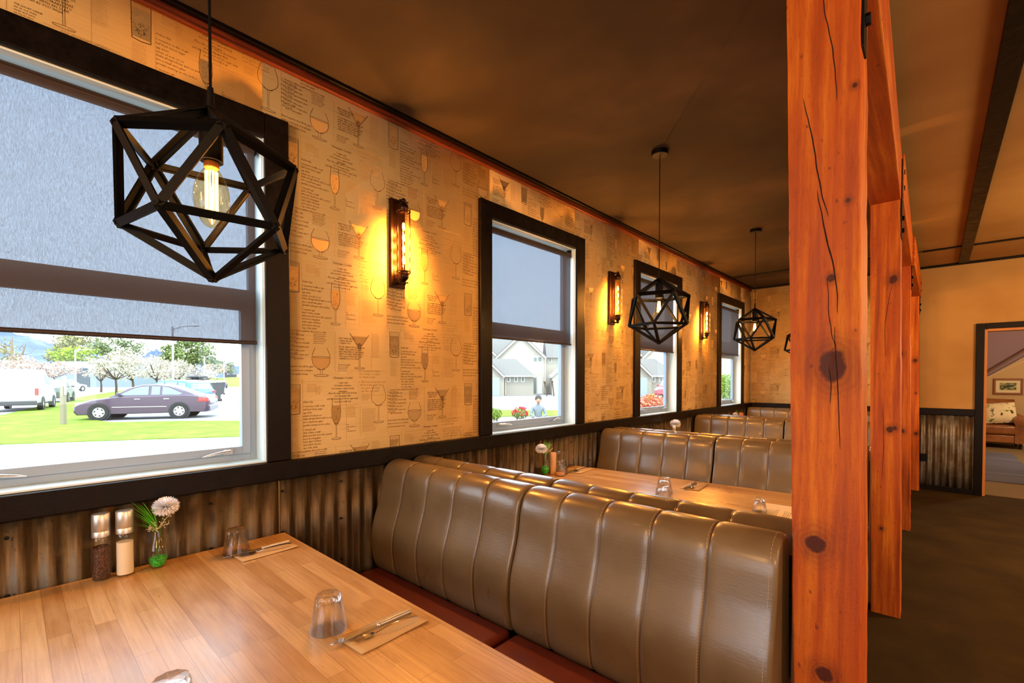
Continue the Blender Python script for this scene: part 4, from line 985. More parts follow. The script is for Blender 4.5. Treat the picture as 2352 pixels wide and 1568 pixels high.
# ---------------- vehicles
tyre=mat('tyre','#191919',.8); rimm=mat('alloy_rim','#b8b8b8',.3,.6); wglass=mat('car_glass','#5f7078',.08,spec=.8); redl=mat('red_lens','#b01c14',.25); clearl=mat('clear_lens','#dcdcdc',.15); dark=mat('dark_plastic','#1d1f20',.6)
KIND={
 'sedan':dict(wb=2.72,W=1.83,r=.33,low=[(-.98,.27),(-1.06,.45),(-1.08,.72),(-.98,.97),(-.30,1.03),(2.15,.97),(3.0,.84),(3.42,.70),(3.58,.52),(3.57,.34),(3.48,.22)],gh=[(-.62,.98),(-.05,1.22),(.35,1.39),(.85,1.455),(1.35,1.44),(1.7,1.34),(2.42,.93)],
   panes=[[(.02,1.03),(-.1,1.08),(.38,1.33),(.62,1.38),(.62,1.03)],[(.70,1.03),(.70,1.385),(1.0,1.395),(1.0,1.03)],[(1.10,1.03),(1.10,1.39),(1.38,1.37),(1.62,1.29),(2.12,1.02)]]),
 'suv':dict(wb=2.65,W=1.85,r=.36,low=[(-.72,.34),(-.82,.5),(-.82,.85),(-.76,1.06),(2.0,1.04),(2.95,.96),(3.35,.82),(3.48,.6),(3.46,.38),(3.3,.28)],gh=[(-.75,1.03),(-.55,1.48),(-.2,1.60),(.6,1.65),(1.3,1.61),(1.55,1.52),(2.2,1.02)],
   panes=[[(-.45,1.1),(-.35,1.44),(.1,1.53),(.1,1.1)],[(.2,1.1),(.2,1.54),(.95,1.55),(.95,1.1)],[(1.05,1.1),(1.05,1.55),(1.42,1.5),(1.98,1.08)]]),
 'van':dict(wb=3.1,W=1.95,r=.36,low=[(-1.05,.42),(-1.1,.6),(-1.1,1.35),(2.9,1.28),(3.5,1.08),(3.9,.92),(4.0,.6),(3.95,.36)],gh=[(-1.1,1.33),(-1.06,2.1),(-.95,2.2),(2.1,2.22),(2.5,2.08),(3.3,1.25)],
   panes=[[(1.75,1.38),(1.75,1.95),(2.35,1.92),(2.95,1.36)]]),
}
def vehicle(name,label,cat,rear,front,kind,paint,roofbox=False,tail_left=True):
    K=KIND[kind]; d=front-rear; ang=math.atan2(d.y,d.x); s=1.0
    mid=(rear+front)/2; base=mid-Vector((math.cos(ang),math.sin(ang),0))*K['wb']/2
    t=thing(name,label,cat,(base.x,base.y,GZ),ang); W=K['W']; col=mat(name+'_paint',paint,.22,.2,coat=.6)
    n=len(K['low']); lo=K['low']
    # lower body: rounded section
    rows=[]
    for q in (-1,-.97,-.86,0,.86,.97,1):
        k=abs(q); ins={1:.10,.97:.04,.86:.0,0:-.02}[k]
        cx=sum(p[0] for p in lo)/n; cz=sum(p[1] for p in lo)/n
        rows.append([(p[0]-(ins if p[0]>cx else -ins)*(abs(p[0]-cx)>1.5),q*W/2,p[1]-(ins*.5 if p[1]>cz else -ins*.3)) for p in lo])
    mb=MB().grid(rows,True); mb.add(rows[0],[tuple(range(n))]); mb.add(rows[-1],[tuple(range(n))[::-1]])
    body=build('body',mb,col,t,smooth=40)
    g=K['gh']; m=len(g); zb=min(p[1] for p in g); zt=max(p[1] for p in g)
    hw=lambda z: W/2*(.93-.19*max(0,(z-zb)/(zt-zb)))
    rows=[[(p[0],q*hw(p[1]),p[1]) for p in g] for q in (-1,-.9,0,.9,1)]
    for r_,q in zip(rows,(-1,-.9,0,.9,1)):
        if abs(q)==1: r_[:]=[(x,y,z-.025*(z>zb+.1)) for x,y,z in r_]
    mb=MB().grid(rows,True); mb.add(rows[0],[tuple(range(m))]); mb.add(rows[-1],[tuple(range(m))[::-1]])
    build('roof',mb,col,t,smooth=45)
    for sd in (-1,1):
        for pn in K['panes']:
            k=len(pn); a=[(x,sd*(hw(z)+.002),z-.012) for x,z in pn]; b=[(x,sd*(hw(z)+.014),z-.012) for x,z in pn]
            build('side_window',MB().add(a+b,[tuple(range(k)),tuple(range(k,2*k))[::-1]]+[(i,(i+1)%k,k+(i+1)%k,k+i) for i in range(k)]),wglass,t)
    # windscreen and rear glass
    def scr(i,j,nm):
        p,q=Vector((g[i][0],0,g[i][1])),Vector((g[j][0],0,g[j][1])); nn=(q-p).cross(Vector((0,1,0))).normalized()*.012
        if nn.z<0: nn=-nn
        A=p.lerp(q,.12);B=p.lerp(q,.88); f=lambda P,sg,o:(P.x+nn.x*o,sg*(hw(P.z)*.9),P.z+nn.z*o)
        build(nm,MB().hexa([f(A,-1,.1),f(A,1,.1),f(A,1,1),f(A,-1,1)],[f(B,-1,.1),f(B,1,.1),f(B,1,1),f(B,-1,1)]),wglass,t)
    scr(m-1,m-2,'windscreen')
    if kind!='van': scr(0,1 if kind=='suv' else 2,'rear_window')
    for wx in (0,K['wb']):
        for sd in (-1,1):
            r=K['r']; yo=sd*(W/2-.10)
            build('wheel_arch',MB().lathe([(.0001,-.09),(r+.055,-.09),(r+.055,.09),(.0001,.09)],(wx,yo+sd*.018,r),28,'y'),dark,t)
            w_=build('wheel',MB().lathe([(r*.62,-.10),(r*.97,-.10),(r,-.07),(r,.07),(r*.97,.112 if sd>0 else .10),(r*.62,.112)] if sd>0 else [(r*.62,-.112),(r*.97,-.112),(r,-.07),(r,.07),(r*.97,.10),(r*.62,.10)],(0,0,0),28,'y',False),tyre,t,loc=(wx,yo+sd*.03,r),smooth=40)
            rm=MB().lathe([(.0001,-.09),(r*.64,-.09),(r*.64,.09),(.0001,.09)],(0,0,0),28,'y')
            rim=build('rim',rm,rimm,w_); 
            hb=MB()
            for k in range(6):
                a=k*math.pi/3+.3; c,s_=math.cos(a),math.sin(a); rr1,rr2=r*.28,r*.52
                hb.prism([(rr1*c,rr1*s_),(rr2*math.cos(a-.26),rr2*math.sin(a-.26)),(rr2*math.cos(a+.26),rr2*math.sin(a+.26))],'y',sd*.0905,sd*.0945)
            build('spoke_gaps',hb,dark,w_)
    lox0=min(p[0] for p in lo); lox1=max(p[0] for p in lo); bz=[p[1] for p in lo][3 if kind=='sedan' else 2]
    for sd in (-1,1):
        if kind=='sedan': build('tail_light',MB().box(lox0+.03,lox0+.42,sd*W/2*.80,sd*W/2*1.004,.70,.90) if sd>0 else MB().box(lox0+.03,lox0+.42,-W/2*1.004,-W/2*.80,.70,.90),redl,t,bevel=.03)
        elif kind=='suv': build('tail_light',MB().box(lox0-.01,lox0+.3,min(sd*W/2*.74,sd*W/2*1.004),max(sd*W/2*.74,sd*W/2*1.004),.86,1.0),redl,t,bevel=.03)
        else: build('tail_light',MB().box(lox0-.015,lox0+.05,min(sd*W/2*.86,sd*W/2*1.002),max(sd*W/2*.86,sd*W/2*1.002),.85,1.2),redl,t,bevel=.01)
        y0,y1=sorted((sd*W/2*.68,sd*W/2*.985)); hz=.66 if kind=='sedan' else .78
        build('headlight',MB().box(lox1-.42,lox1-.09,y0,y1,hz-.05,hz+.07),clearl,t,bevel=.03)
        y0,y1=sorted((sd*(W/2-.03),sd*(W/2+.16))); mx=g[-1][0]-.42; build('wing_mirror',MB().box(mx,mx+.12,y0,y1,g[-1][1]+.06,g[-1][1]+.19),col,t,bevel=.02)
        for hx in ((.35,1.35) if kind!='van' else (1.9,)):
            y0,y1=sorted((sd*W/2*.99,sd*(W/2+.025))); hz=.84 if kind=='sedan' else .95
            build('door_handle',MB().box(hx,hx+.2,y0,y1,hz,hz+.03),rimm if kind=='sedan' else col,t)
    if kind=='sedan':
        for sd in (-1,1):
            y0,y1=sorted((sd*W/2*.995,sd*(W/2+.012))); build('side_trim',MB().box(.45,2.3,y0,y1,.52,.545),rimm,t)
    build('bumper',MB().box(lox0-.02,lox0+.25,-W/2*.93,W/2*.93,.32,.56),dark if kind!='sedan' else col,t,bevel=.05)
    if roofbox:
        rb=MB(); rows=[]
        for i in range(13):
            q=i/12; w_=.38*(math.sin(math.pi*min(1,q*.9+.06))**.35); h=.30*(math.sin(math.pi*(q*.85+.1))**.6)
            rows.append([(-.3+2.1*q,w_*math.cos(a),1.78+h/2*math.sin(a)+.08) for a in np.linspace(0,2*math.pi,13)[:-1]])
        rb.grid(rows,True); rb.add(rows[0],[tuple(range(12))[::-1]]); rb.add(rows[-1],[tuple(range(12))]); build('roof_box',rb,dark,t,smooth=60)
        for x in (.2,1.1): build('roof_bar',MB().box(x,x+.05,-.6,.6,1.60,1.73),dark,t)
    return t
vehicle('sedan_car','dark purple saloon car parked facing left beside the lawn','car',gnd(415,957.6),gnd(263,961.4),'sedan','#3f2f40')
vehicle('delivery_van','white delivery van cut off by the left edge of the photo','van',gnd(27,946),gnd(80,934.5),'van','#a2a5a5')
vehicle('hatchback_car','dark green hatchback car parked in front of the white van','car',gnd(108,926),gnd(137,920),'suv','#31443d')
vehicle('family_car','white car on the road beyond the timber marker post','car',gnd(137,899),gnd(172,898),'suv','#999c9c')
vehicle('hatchback_car','bright blue hatchback car parked behind the dark purple saloon','car',gnd(446,936),gnd(343,935),'suv','#2c63b8')
vehicle('estate_car','silver estate car with a long dark roof box','car',gnd(480,919),gnd(404,917),'suv','#8a8d8c',roofbox=True)
vehicle('saloon_car','small dark car far off, beyond the wheelie bins','car',gnd(518,892),gnd(494,890),'sedan','#2c3440')
vehicle('family_car','red car beyond the pink shrub in the third window','car',gnd(1552,912),gnd(1527,916),'suv','#8c1626')
for i,(u,v,h,lab) in enumerate(((497,921,1.35,'dark wheelie bin beside the silver estate car'),(507,906,1.3,'dark wheelie bin farther off, right of the nearer bin'))):
    p=gnd(u,v); t=thing('wheelie_bin',lab,'bin',(p.x,p.y,GZ),.3*i,'wheelie bins by the car park')
    bb=MB().hexa([(-.22,-.22,.08),(.22,-.22,.08),(.22,.22,.08),(-.22,.22,.08)],[(-.3,-.3,h),(.3,-.3,h),(.3,.32,h),(-.3,.32,h)]); build('bin_body',bb,dark,t,bevel=.02)
    build('lid',MB().box(-.33,.33,-.34,.36,h+.001,h+.07),dark,t,bevel=.02)
    for sx in (-1,1): build('wheel',MB().lathe([(.1,-.03),(.1,.03)],(sx*.24,.22,.1),14,'x'),tyre,t)
# ---------------- trees
bark=mat('bark','#4a3c30',.9)
def foliage_mat(name,a,b):
    m=mat(name,a,.8,spec=.15); n=N(m); n.col(n.ramp(n.noise(n.co((1,1,1)),1.1,5),[(.35,a),(.65,b)])); return m
FM={'white':foliage_mat('white_blossom','#9a9280','#c2bca8'),'pink':foliage_mat('pink_blossom','#a08478','#b8a492'),'green':foliage_mat('tree_green','#55643a','#727f4c'),'lime':foliage_mat('lime_green','#6d8420','#8aa02e'),
    'olive':foliage_mat('olive_green','#66683c','#858256'),'pine':foliage_mat('pine_green','#5c6a52','#7c8462')}
def tree(u,v,cv,rw,rh,d,kind,label,name='tree',group='trees beyond the car park',n=900,leaf=.22,seed=0,trunk=.12,gaps=.0):
    """trunk base at ground, crown centre at photo height cv, half sizes rw,rh in metres"""
    p=out(u,None,d,GZ); zc=pxZ(cv,d)-GZ
    t=thing(name,label,'tree',(p.x,p.y,GZ),YAW,group); r=random.Random(seed+int(u)); tm=MB()
    fork_z=max(.35*zc,zc-rh*1.05); tm.tube([(0,0,0),(.02*rw,0,fork_z*.6),(0,0,fork_z)],[trunk,trunk*.8,trunk*.7],8)
    tips=[]
    for k in range(9):
        a=r.uniform(0,6.28); e=Vector((math.cos(a)*rw*r.uniform(.4,.8),math.sin(a)*rw*.6,zc+rh*r.uniform(-.4,.7))); b0=Vector((0,0,fork_z)); tm.tube([b0,b0.lerp(e,.5)+Vector((0,0,-.08*rh)),e],[trunk*.5,trunk*.3,trunk*.1],6); tips.append(e)
    build('trunk',tm,bark,t,smooth=60)
    f=MB(); cl=[]
    for k in range(26):
        u_=r.uniform(-1,1); a=r.uniform(0,6.28); q=math.sqrt(1-u_*u_); s=r.uniform(.45,.92); cl.append((Vector((q*math.cos(a)*rw*s,q*math.sin(a)*rw*s,zc+u_*rh*s)),r.uniform(.24,.42)))
    for k in range(n):
        c,cr_=cl[k%len(cl)]; 
        o=Vector((r.gauss(0,.5),r.gauss(0,.5),r.gauss(0,.5))); o=o.normalized()*min(1,o.length); q=c+Vector((o.x*rw*cr_,o.y*rw*cr_,o.z*rh*cr_))
        a=Vector((r.uniform(-1,1),r.uniform(-1,1),r.uniform(-1,1))).normalized(); b=a.cross(Vector((r.uniform(-1,1),r.uniform(-1,1),r.uniform(-1,1)))).normalized(); s=leaf*r.uniform(.5,1.1)
        f.add([q-a*s,q-b*s*.6,q+a*s,q+b*s*.6],[(0,1,2,3)])
    build('crown',f,FM[kind],t)
    return t
G1='blossom trees along the car park'
tree(266,0,838,2.1,1.15,38,'white','white blossom tree on the lawn corner behind the purple saloon','blossom_tree',G1,1500,.12,1,.1)
tree(305,0,838,2.7,1.7,52,'white','white blossom tree just right of the nearest one, with a forked trunk','blossom_tree',G1,1500,.14,2,.14)
tree(232,0,852,2.0,1.3,60,'white','white blossom tree left of the nearest one','blossom_tree',G1,1000,.15,3,.12)
tree(360,0,843,2.6,1.7,62,'white','white blossom tree left of the tall lamp post','blossom_tree',G1,1200,.16,4,.14)
tree(378,0,846,2.4,1.6,74,'white','white blossom tree behind the one at the tall lamp post','blossom_tree',G1,900,.18,5,.14)
tree(408,0,848,3.0,1.9,80,'white','white blossom tree right of the tall lamp post','blossom_tree',G1,1100,.2,6,.14)
tree(445,0,855,3.2,1.5,90,'white','white blossom tree above the roof box','blossom_tree',G1,900,.2,7,.14)
tree(478,0,859,3.0,1.2,104,'white','farthest white blossom tree, right of the roof box','blossom_tree',G1,700,.22,8,.14)
tree(20,0,846,3.4,1.5,58,'pink','pinkish blossom tree above the white van','blossom_tree',G1,1300,.17,9,.14)
tree(70,0,847,3.2,1.6,69,'pink','pinkish blossom tree above the green hatchback','blossom_tree',G1,1300,.18,10,.14)
tree(125,0,848,3.6,1.4,80,'pink','pale blossom tree behind the timber marker post','blossom_tree',G1,1200,.2,11,.14)
tree(498,0,845,3.4,1.2,120,'pink','small pink blossom tree beside the lamp post','blossom_tree',G1,600,.22,12,.14)
G2='large trees behind the blossom'
tree(165,0,802,8,6.0,150,'olive','large tree behind the long grey roof, with a lime patch','tree',G2,3200,.5,20,.35)
tree(172,0,815,5.5,3.0,135,'lime','lime green tree in front of the large tree behind the roof','tree',G2,900,.5,21,.3)
tree(275,0,803,7.2,5.0,150,'pine','open-crowned dark tree behind the white blossom','tree',G2,1800,.5,22,.35)
tree(425,0,816,9.5,6.5,165,'green','broad dark green tree behind the tall lamp post','tree',G2,5200,.6,23,.4)
tree(517,0,842,4.6,4.4,220,'pine','cone-shaped conifer left of the white far house','tree',G2,2200,.45,24,.3)
tree(4,0,818,4,3.0,100,'olive','olive tree at the left edge of the window','tree',G2,700,.4,25,.25)
# bare tree
p=out(32,None,95,GZ); t=thing('bare_tree','bare branching tree at the left, rising above the pink blossom','tree',(p.x,p.y,GZ),YAW); tm=MB(); r=random.Random(5)
tm.tube([(0,0,0),(0,0,4),(-.3,0,8),(-.2,0,10.3)],[.35,.3,.2,.1],8); tm.tube([(.2,0,2),(1.6,0,6),(2.6,0,9)],[.3,.2,.08],8)
for k in range(16):
    z=r.uniform(4,8); s=r.choice((-1,1)); L=r.uniform(1.5,4.5); tm.tube([(0 if s<0 else 1.2,0,z),(s*L*.5+.6,r.uniform(-1,1),z+L*.15),(s*L+.6,r.uniform(-1,1),z+L*.5)],[.08,.05,.02],5)
build('trunk',tm,mat('mossy_bark','#6a5a3c',.9),t,smooth=60)
# lamp posts
galv=mat('galvanised_post','#a9b4ba',.5,.2)
for (u,d,vt,ax,lab,rd) in ((398,48,750,2.2,'tallest street lamp, rising behind the roller blind',.10),(174,62,803,1.5,'street lamp in front of the lime green tree',.09),(470,75,818,1.5,'street lamp right of the broad green tree',.09),(515,100,832,.6,'short street lamp beside the conifer',.10)):
    p=out(u,None,d,GZ); h=pxZ(vt,d)-GZ; t=thing('street_lamp',lab,'street lamp',(p.x,p.y,GZ),YAW,'street lamps')
    build('pole',MB().tube([(0,0,0),(0,0,h*.5),(0,0,h)],[rd*1.2,rd,rd*.9],10),galv,t,smooth=60); build('arm',MB().tube([(0,0,h-.35),(ax*.4,0,h-.02),(ax,0,h+.05)],[.04,.035,.03],8),galv,t,smooth=60)
    build('lamp_head',MB().box(ax-.1,ax+.55,-.12,.12,h-.0,h+.09),galv,t,bevel=.03)
p=gnd(146,976); t=thing('marker_post','weathered timber marker post standing in the lawn','post',(p.x,p.y,GZ),YAW); build('lower_post',MB().box(-.065,.065,-.065,.065,0,1.42),mat('weathered_timber','#77705c',.9),t,bevel=.006); build('upper_slat',MB().box(.0,.10,-.03,.03,1.1,1.78).box(-.01,.03,-.066,-.03,1.1,1.4),mat('pale_timber','#a8a08e',.9),t)
# long building with grey roof
p=out(200,None,100,GZ); roofm=mat('grey_roofing','#737e88',.8); wallm=mat('grey_block_wall','#6f7c86',.8)
t=thing('low_building','long low grey-roofed building behind the blossom, dark doorway showing','building',(p.x,p.y,GZ),YAW); k=100/F_PX
zc_=lambda v:pxZ(v,100)-GZ
build('wall',MB().box((100-200)*k,(300-200)*k,0,9,0,zc_(843)),wallm,t); build('roof',MB().prism([(-.8,zc_(844)),(9.8,zc_(844)),(4.5,zc_(828))],'x',(90-200)*k,(296-200)*k).box((90-200)*k,(296-200)*k,-.85,-.75,zc_(846),zc_(843)),roofm,t)
build('doorway',MB().box((176-200)*k,(207-200)*k,-.06,.0,.02,zc_(852)),mat('dark_opening','#3a444a',.8),t)
p=out(556,None,180,GZ); t=thing('far_house','small white gabled house at the right of the large window, far off','building',(p.x,p.y,GZ),YAW); build('wall',MB().prism([(-2.4,0),(8,0),(8,3.6),(3,6.5),(-2.4,3.6)],'y',0,8),mat('far_white_wall','#b9b4aa',.8),t); build('roof',MB().prism([(-2.9,3.2),(3,6.6),(8.5,3.2),(8.5,3.5),(3,6.95),(-2.9,3.5)],'y',-.4,8.4),roofm,t)
t=build('slatted_fence',MB().box(-2.2,2.2,-.05,.05,0,2.4),dark,None,loc=out(530,None,170,GZ)+Vector((0,0,1.0))); t.rotation_euler.z=YAW; tag(t,'dark slatted fence panel left of the far white house','fence')
# ---------------- weatherboard houses
def siding(name,c):
    m=mat(name,c,.7,spec=.3); n=N(m); tc=n.co((1,1,1)); s=n.new('SeparateXYZ'); n.link(tc,s.inputs[0]); w_=n.math('FRACT',n.math('MULTIPLY',s.outputs[2],5.2)); n.bump(w_,.9,.03); n.col(n.mix(n.ramp(w_,[(.0,.55),(.10,0.)]),lin(c),lin('#5d5a52'))); return m
sidA=siding('cream_weatherboard','#a6a296'); sidB=siding('beige_weatherboard','#8c887c'); bargem=mat('white_bargeboard','#bdbcb6',.6); iron=mat('grey_iron_roof','#63625f',.85,.0,spec=.2); n=N(iron); tc=n.co(); s=n.new('SeparateXYZ'); n.link(tc,s.inputs[0]); n.bump(n.math('FRACT',n.math('MULTIPLY',s.outputs[0],2.2)),.6,.03)
wing=mat('house_window','#55625f',.2); garage=mat('garage_door','#7c8a8c',.6); doorm=mat('white_door','#b4bcc0',.6)
def hwin(t,x0,x1,z0,z1,y,m=None,nm='house_window',fr=True):
    if fr: f=build(nm,MB().box(x0-.08,x1+.08,y-.05,y+.0,z0-.08,z1+.08),bargem,t); build('window_glass',MB().box(x0,x1,y-.06,y-.045,z0,z1),m or wing,f)
    else: build(nm,MB().box(x0,x1,y-.04,y+.0,z0,z1),m or wing,t)
def rake(mb,x0,z0,x1,z1,y0,y1,th=.22):
    mb.prism([(x0,z0-th),(x1,z1-th),(x1,z1),(x0,z0)],'y',y0,y1)
def houseB(label):
    d=52; k=d/F_PX; X=lambda u:(u-1197)*k; Z=lambda v:pxZ(v,d)-GZ; p=out(1197,None,d,GZ)
    t=thing('gabled_house',label,'house',(p.x,p.y,GZ),YAW,'cream weatherboard houses')
    zp=Z(768); ze=Z(819)
    build('gable_wall',MB().prism([(X(1143),0),(X(1250),0),(X(1250),ze),(0,zp-.15),(X(1143),ze)],'y',0,9),sidA,t)
    r=MB(); r.prism([(X(1139),ze-.15),(0,zp),(X(1254),ze-.15),(X(1254),ze+.05),(0,zp+.22),(X(1139),ze+.05)],'y',-.35,9.2); build('gable_roof',r,iron,t)
    b=MB(); rake(b,X(1139),ze-.12,0,zp+.05,-.42,-.36); rake(b,0,zp+.05,X(1254),ze-.12,-.42,-.36); build('bargeboard',b,bargem,t)
    build('side_wing',MB().box(X(1250)+.01,X(1330),1.0,8,0,ze-.05),sidA,t); build('side_roof',MB().prism([(.5,ze-.1),(8.5,ze-.1),(4.5,ze+2.9)],'x',X(1256),X(1334)),iron,t)
    w=MB(); w.prism([(X(1036),0),(X(1142.5),0),(X(1142.5),ze),(X(1089),zp-.15),(X(1036),ze)],'y',.4,8.5); build('gable_wall',w,sidA,t)
    r=MB(); r.prism([(X(1032),ze-.15),(X(1089),zp),(X(1142.5),ze-.0),(X(1142.5),ze+.2),(X(1089),zp+.22),(X(1032),ze+.05)],'y',.05,8.8); build('gable_roof',r,iron,t)
    b=MB(); rake(b,X(1032),ze-.12,X(1089),zp+.05,-.02,.04); rake(b,X(1089),zp+.05,X(1142),ze+.1,-.02,.04); build('bargeboard',b,bargem,t)
    build('main_roof',MB().prism([(3,ze+.2),(9.5,ze+.2),(9.4,zp+.9),(8,zp+1.0)],'x',X(1090),X(1197)),iron,t)
    hwin(t,X(1226),X(1233),Z(830),Z(821),0); hwin(t,X(1236),X(1244),Z(830),Z(820),0); hwin(t,X(1263),X(1267),Z(830),Z(820),1.0)
    hwin(t,X(1226),X(1231.5),Z(903),Z(867),0,nm='side_light',fr=False); hwin(t,X(1234),X(1245),.03,Z(866),0,doorm,'front_door',False)
    build('downpipe',MB().tube([(X(1252),-.06,.05),(X(1252),-.06,ze-.3)],.05,8),bargem,t)
    return t
def houseG(label):
    d=47; k=d/F_PX; X=lambda u:(u-1158)*k; Z=lambda v:pxZ(v,d)-GZ; p=out(1158,None,d,GZ)
    t=thing('garage_building',label,'garage',(p.x,p.y,GZ),YAW,'low garage buildings')
    ze=Z(863); build('long_wall',MB().box(X(1158)+.01,X(1226),.3,4.5,0,ze),sidB,t)
    zr=pxZ(824,49.4)-GZ
    a=[(X(1100),-.1,ze),(X(1229),-.1,ze),(X(1229),4.9,ze),(X(1100),4.9,ze)]; kk=49.4/47
    mb=MB().add(a+[(X(1100),2.4,zr),(X(1183)*kk,2.4,zr)],[(0,1,5,4),(1,2,5),(2,3,4,5),(3,0,4),(3,2,1,0)]); build('hip_roof',mb,iron,t)
    build('gutter',MB().box(X(1157),X(1229),-.2,-.1,ze-.1,ze+.02),bargem,t)
    zp=Z(830)
    build('gable_front',MB().prism([(X(1085),0),(X(1158),0),(X(1158),ze),(X(1121.5),zp),(X(1085),ze)],'y',-.5,.28),sidB,t)
    r=MB(); r.prism([(X(1082),ze-.1),(X(1121.5),zp+.05),(X(1159),ze-.1),(X(1159),ze+.1),(X(1121.5),zp+.25),(X(1082),ze+.1)],'y',-.75,2.5); build('gable_roof',r,iron,t)
    b=MB(); rake(b,X(1082),ze-.05,X(1121.5),zp+.1,-.82,-.76,.18); rake(b,X(1121.5),zp+.1,X(1159),ze-.05,-.82,-.76,.18); build('bargeboard',b,bargem,t)
    build('garage_door',MB().box(X(1097),X(1148.5),-.56,-.501,.02,Z(867.5)),garage,t)
    for u in (1168,1185,1201): hwin(t,X(u-2.5),X(u+2.5),Z(875.5),Z(866),.3)
    build('downpipe',MB().tube([(X(1161),.22,.05),(X(1161),.22,ze-.1)],.045,8),bargem,t)
    return t
hB=houseB('tall cream gabled house seen through the second window'); hG=houseG('low garage with grey roof in front of the gabled house, second window')
Rv=Vector((cyw,syw,0)); Fv=Vector((-syw,cyw,0))
sh=lambda du,d:Rv*(du/F_PX*d)
dup(hB,hB.location+sh(334,52)+Fv*.0,YAW,'tall cream gabled house seen through the third window')
dup(hG,hG.location+sh(335,47),YAW,'low garage with grey roof seen through the third window')
dup(hB,out(1752,None,67,GZ),YAW,'gabled house beyond the green hedge in the last window')
p=out(1268,None,49,GZ); t=thing('porch_building','small cream gabled porch at the right of the second window','house',(p.x,p.y,GZ),YAW); k=49/F_PX
build('wall',MB().prism([(0,0),(72*k,0),(72*k,pxZ(862,49)-GZ),(36*k,pxZ(832,49)-GZ),(0,pxZ(862,49)-GZ)],'y',0,3),sidA,t); b=MB(); rake(b,-3*k,pxZ(863,49)-GZ,36*k,pxZ(828,49)-GZ,-.3,3.2,.25); rake(b,36*k,pxZ(828,49)-GZ,75*k,pxZ(863,49)-GZ,-.3,3.2,.25); build('roof',b,bargem,t)
for (u,lab) in ((1254,'left pollarded tree trunk in front of the gabled house'),(1270,'right pollarded tree trunk in front of the gabled house')):
    p=out(u,None,46,GZ); t=thing('pollarded_tree',lab,'tree',(p.x,p.y,GZ),YAW,'pollarded trees'); tm=MB(); s=-.05 if u<1260 else 0
    tm.tube([(.1,0,0),(.02+s,0,.8),(s-.08,0,1.35)],[.07,.06,.08],10); build('trunk',tm,bark,t,smooth=60)
    kn=MB(); r=random.Random(u)
    for _ in range(7): kn.sphere((s-.08+r.uniform(-.08,.08),r.uniform(-.08,.08),1.42+r.uniform(-.08,.12)),r.uniform(.05,.08),10,7)
    build('knuckle',kn,bark,t,smooth=60)
# shrubs close to the windows
def shrub(u,v,d,rw,rh,label,cols,n,leaf,seed,zb=None,cat='shrub'):
    p=out(u,v,d); zg=GZ if zb is None else zb; t=thing('shrub',label,cat,(p.x,p.y,zg),YAW); r=random.Random(seed); zc=p.z-zg
    st=MB()
    for _ in range(9): st.tube([(r.uniform(-.05,.05),0,0),(r.uniform(-.6,.6)*rw,r.uniform(-.5,.5)*rw,zc+r.uniform(-.3,.5)*rh)],[.012,.004],5)
    build('stems',st,bark,t)
    ms=[mat('shrub_leaf_%s'%c.lstrip('#'),c,.7) for c in cols[0]]; f=MB()
    fl=MB()
    for k in range(n):
        while 1:
            o=Vector((r.uniform(-1,1),r.uniform(-1,1),r.uniform(-1,1)))
            if .3<o.length<1: break
        q=Vector((o.x*rw,o.y*rw,zc+o.z*rh)); a=Vector((r.uniform(-1,1),r.uniform(-1,1),r.uniform(-.3,1))).normalized(); b=a.cross(Vector((r.uniform(-1,1),r.uniform(-1,1),r.uniform(-1,1)))).normalized(); s=leaf*r.uniform(.6,1.2)
        tgt=f
        tgt.cur=k%len(ms); tgt.add([q-a*s,q-b*s*.45,q+a*s,q+b*s*.45],[(0,1,2,3)])
    build('foliage',f,ms,t)
    if cols[1]:
        fm=MB()
        for k in range(cols[2]):
            a=r.uniform(0,6.28); e=r.uniform(-.2,1); q=math.sqrt(max(0,1-e*e*.9)); c=Vector((q*math.cos(a)*rw*.95,q*math.sin(a)*rw*.95,zc+e*rh*.98)); 
            for j in range(6):
                c2=c+Vector((r.uniform(-1,1),r.uniform(-1,1),r.uniform(-1,1)))*leaf*.9; fm.sphere(c2,leaf*.55,6,4)
        build('blossoms',fm,mat('shrub_bloom_%s'%cols[1].lstrip('#'),cols[1],.6),t)
    return t
shrub(1134,950,7,.13,.095,'leafy lime green shrub at the left of the second window',(['#6c8a2a','#8ea53c','#4d6a1c'],None,0),900,.016,3)
shrub(1195,949,8,.145,.10,'red flowering shrub outside the second window',(['#5c7430','#7c8c48'],'#c0182a',34),700,.017,4)
shrub(1497,926,9,.29,.17,'pink and orange foliage shrub outside the third window',(['#d0605a','#d88a5a','#c83c40','#a8a040','#e0a090'],None,0),2200,.028,5)
shrub(1668,888,13,.36,.36,'bright green hedge shrub outside the last window',(['#6f9a24','#8cb43c','#557a1c'],None,0),2600,.035,6)
shrub(1545,935,10,.2,.12,'low grey-green shrub right of the pink foliage shrub',(['#7a7a60','#9a8a70'],None,0),500,.025,7)
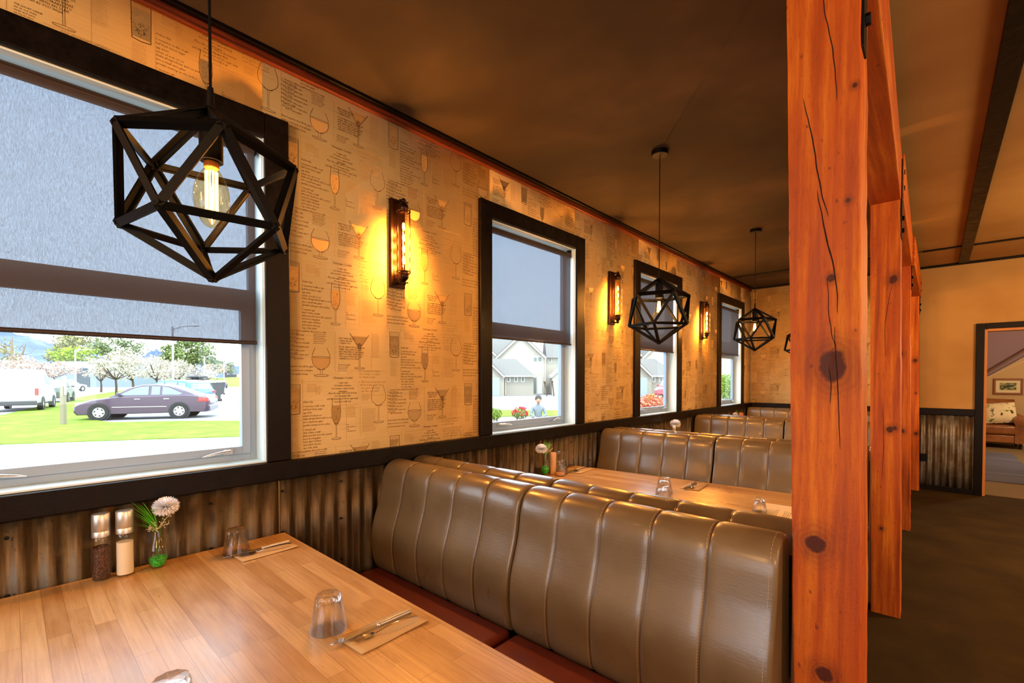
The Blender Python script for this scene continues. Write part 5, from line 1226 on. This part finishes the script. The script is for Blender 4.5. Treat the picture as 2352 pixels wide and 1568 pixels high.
# person sitting outside on a chair
p=out(1243,None,15,GZ); t=thing('garden_chair','pale grey chair outside the second window, beside the seated person','chair',(p.x-.10,p.y-.02,GZ),YAW)
cg_=mat('grey_chair','#8a9096',.5)
build('seat',MB().box(-.24,.24,-.22,.24,.20,.23),cg_,t,bevel=.01); build('backrest',MB().box(-.24,.24,.24,.27,.24,.42),cg_,t,bevel=.01)
for sx in (-1,1):
    for sy in (-.2,.24): build('leg',MB().tube([(sx*.22,sy,.0),(sx*.22,sy,.21)],.014,8),cg_,t)
def skinned(name,pts,edges,rad,m,parent,root=0,sub=2):
    me=bpy.data.meshes.new(name); me.from_pydata(pts,edges,[]); o=bpy.data.objects.new(name,me); COL.objects.link(o); o.parent=parent; me.materials.append(m)
    s=o.modifiers.new('skin','SKIN'); 
    for i,rr_ in enumerate(rad): me.skin_vertices[0].data[i].radius=(rr_,rr_)
    me.skin_vertices[0].data[root].use_root=True
    sb=o.modifiers.new('sub','SUBSURF'); sb.levels=sub; sb.render_levels=sub
    me.polygons.foreach_set('use_smooth',[True]*len(me.polygons)); s.use_smooth_shade=True
    return o
skin=mat('skin','#b98468',.6); cloth=mat('grey_top','#666f76',.9); hair=mat('dark_hair','#3a302c',.8)
pr=thing('person','person with dark hair in a pale grey top sitting outside the second window','person',(p.x-.10,p.y-.02,GZ),YAW)
bp=[(0,.05,.29),(0,.08,.45),(0,.08,.62),(0,.06,.76),(0,.05,.84),(0,.04,.90),   # pelvis..neck
    (-.17,.06,.73),(-.25,-.02,.52),(-.12,-.24,.46),(.17,.06,.73),(.25,-.02,.52),(.12,-.22,.46),
    (-.09,.03,.29),(-.11,-.33,.30),(-.11,-.34,.05),(-.11,-.44,.035),(.09,.03,.29),(.11,-.33,.30),(.11,-.34,.05),(.11,-.44,.035)]
be=[(0,1),(1,2),(2,3),(3,4),(4,5),(3,6),(6,7),(7,8),(3,9),(9,10),(10,11),(0,12),(12,13),(13,14),(14,15),(0,16),(16,17),(17,18),(18,19)]
skinned('body',bp,be,[.13,.13,.14,.12,.055,.05,.06,.048,.036,.06,.048,.036,.09,.065,.045,.04,.09,.065,.045,.04],cloth,pr)
hd=MB().sphere((0,.02,1.0),.10,20,14,(.86,.98,1.2)); hd.sphere((0,-.085,.985),.016,8,6,(1,1,1.5)); hd.sphere((-.085,.03,1.0),.022,8,6,(.5,1,1.4)); hd.sphere((.085,.03,1.0),.022,8,6,(.5,1,1.4)); build('head',hd,skin,pr,smooth=180)
fe=MB(); fe.sphere((-.033,-.075,1.015),.011,8,6); fe.sphere((.033,-.075,1.015),.011,8,6); build('eyes',fe,hair,pr); build('mouth',MB().sphere((0,-.078,.94),.022,10,6,(1.1,.4,.35)),mat('lips','#8a4a40',.6),pr)
hr=MB().sphere((0,.045,1.045),.115,20,12,(.95,1.0,1.05)); build('hair',hr,hair,pr,smooth=180)
for sx in (-1,1):
    hm_=MB(); hm_.sphere((sx*.11,-.255,.455),.035,10,8,(.9,1.2,.5)); 
    for k in range(4): hm_.tube([(sx*.11+(k-1.5)*.016,-.28,.455),(sx*.11+(k-1.5)*.018,-.32+.006*abs(k-1.5),.45),(sx*.11+(k-1.5)*.018,-.345+.01*abs(k-1.5),.435)],[.009,.008,.006],6)
    hm_.tube([(sx*.085,-.25,.455),(sx*.06,-.275,.46),(sx*.055,-.295,.455)],[.01,.009,.007],6); build('hand',hm_,skin,pr,smooth=60)
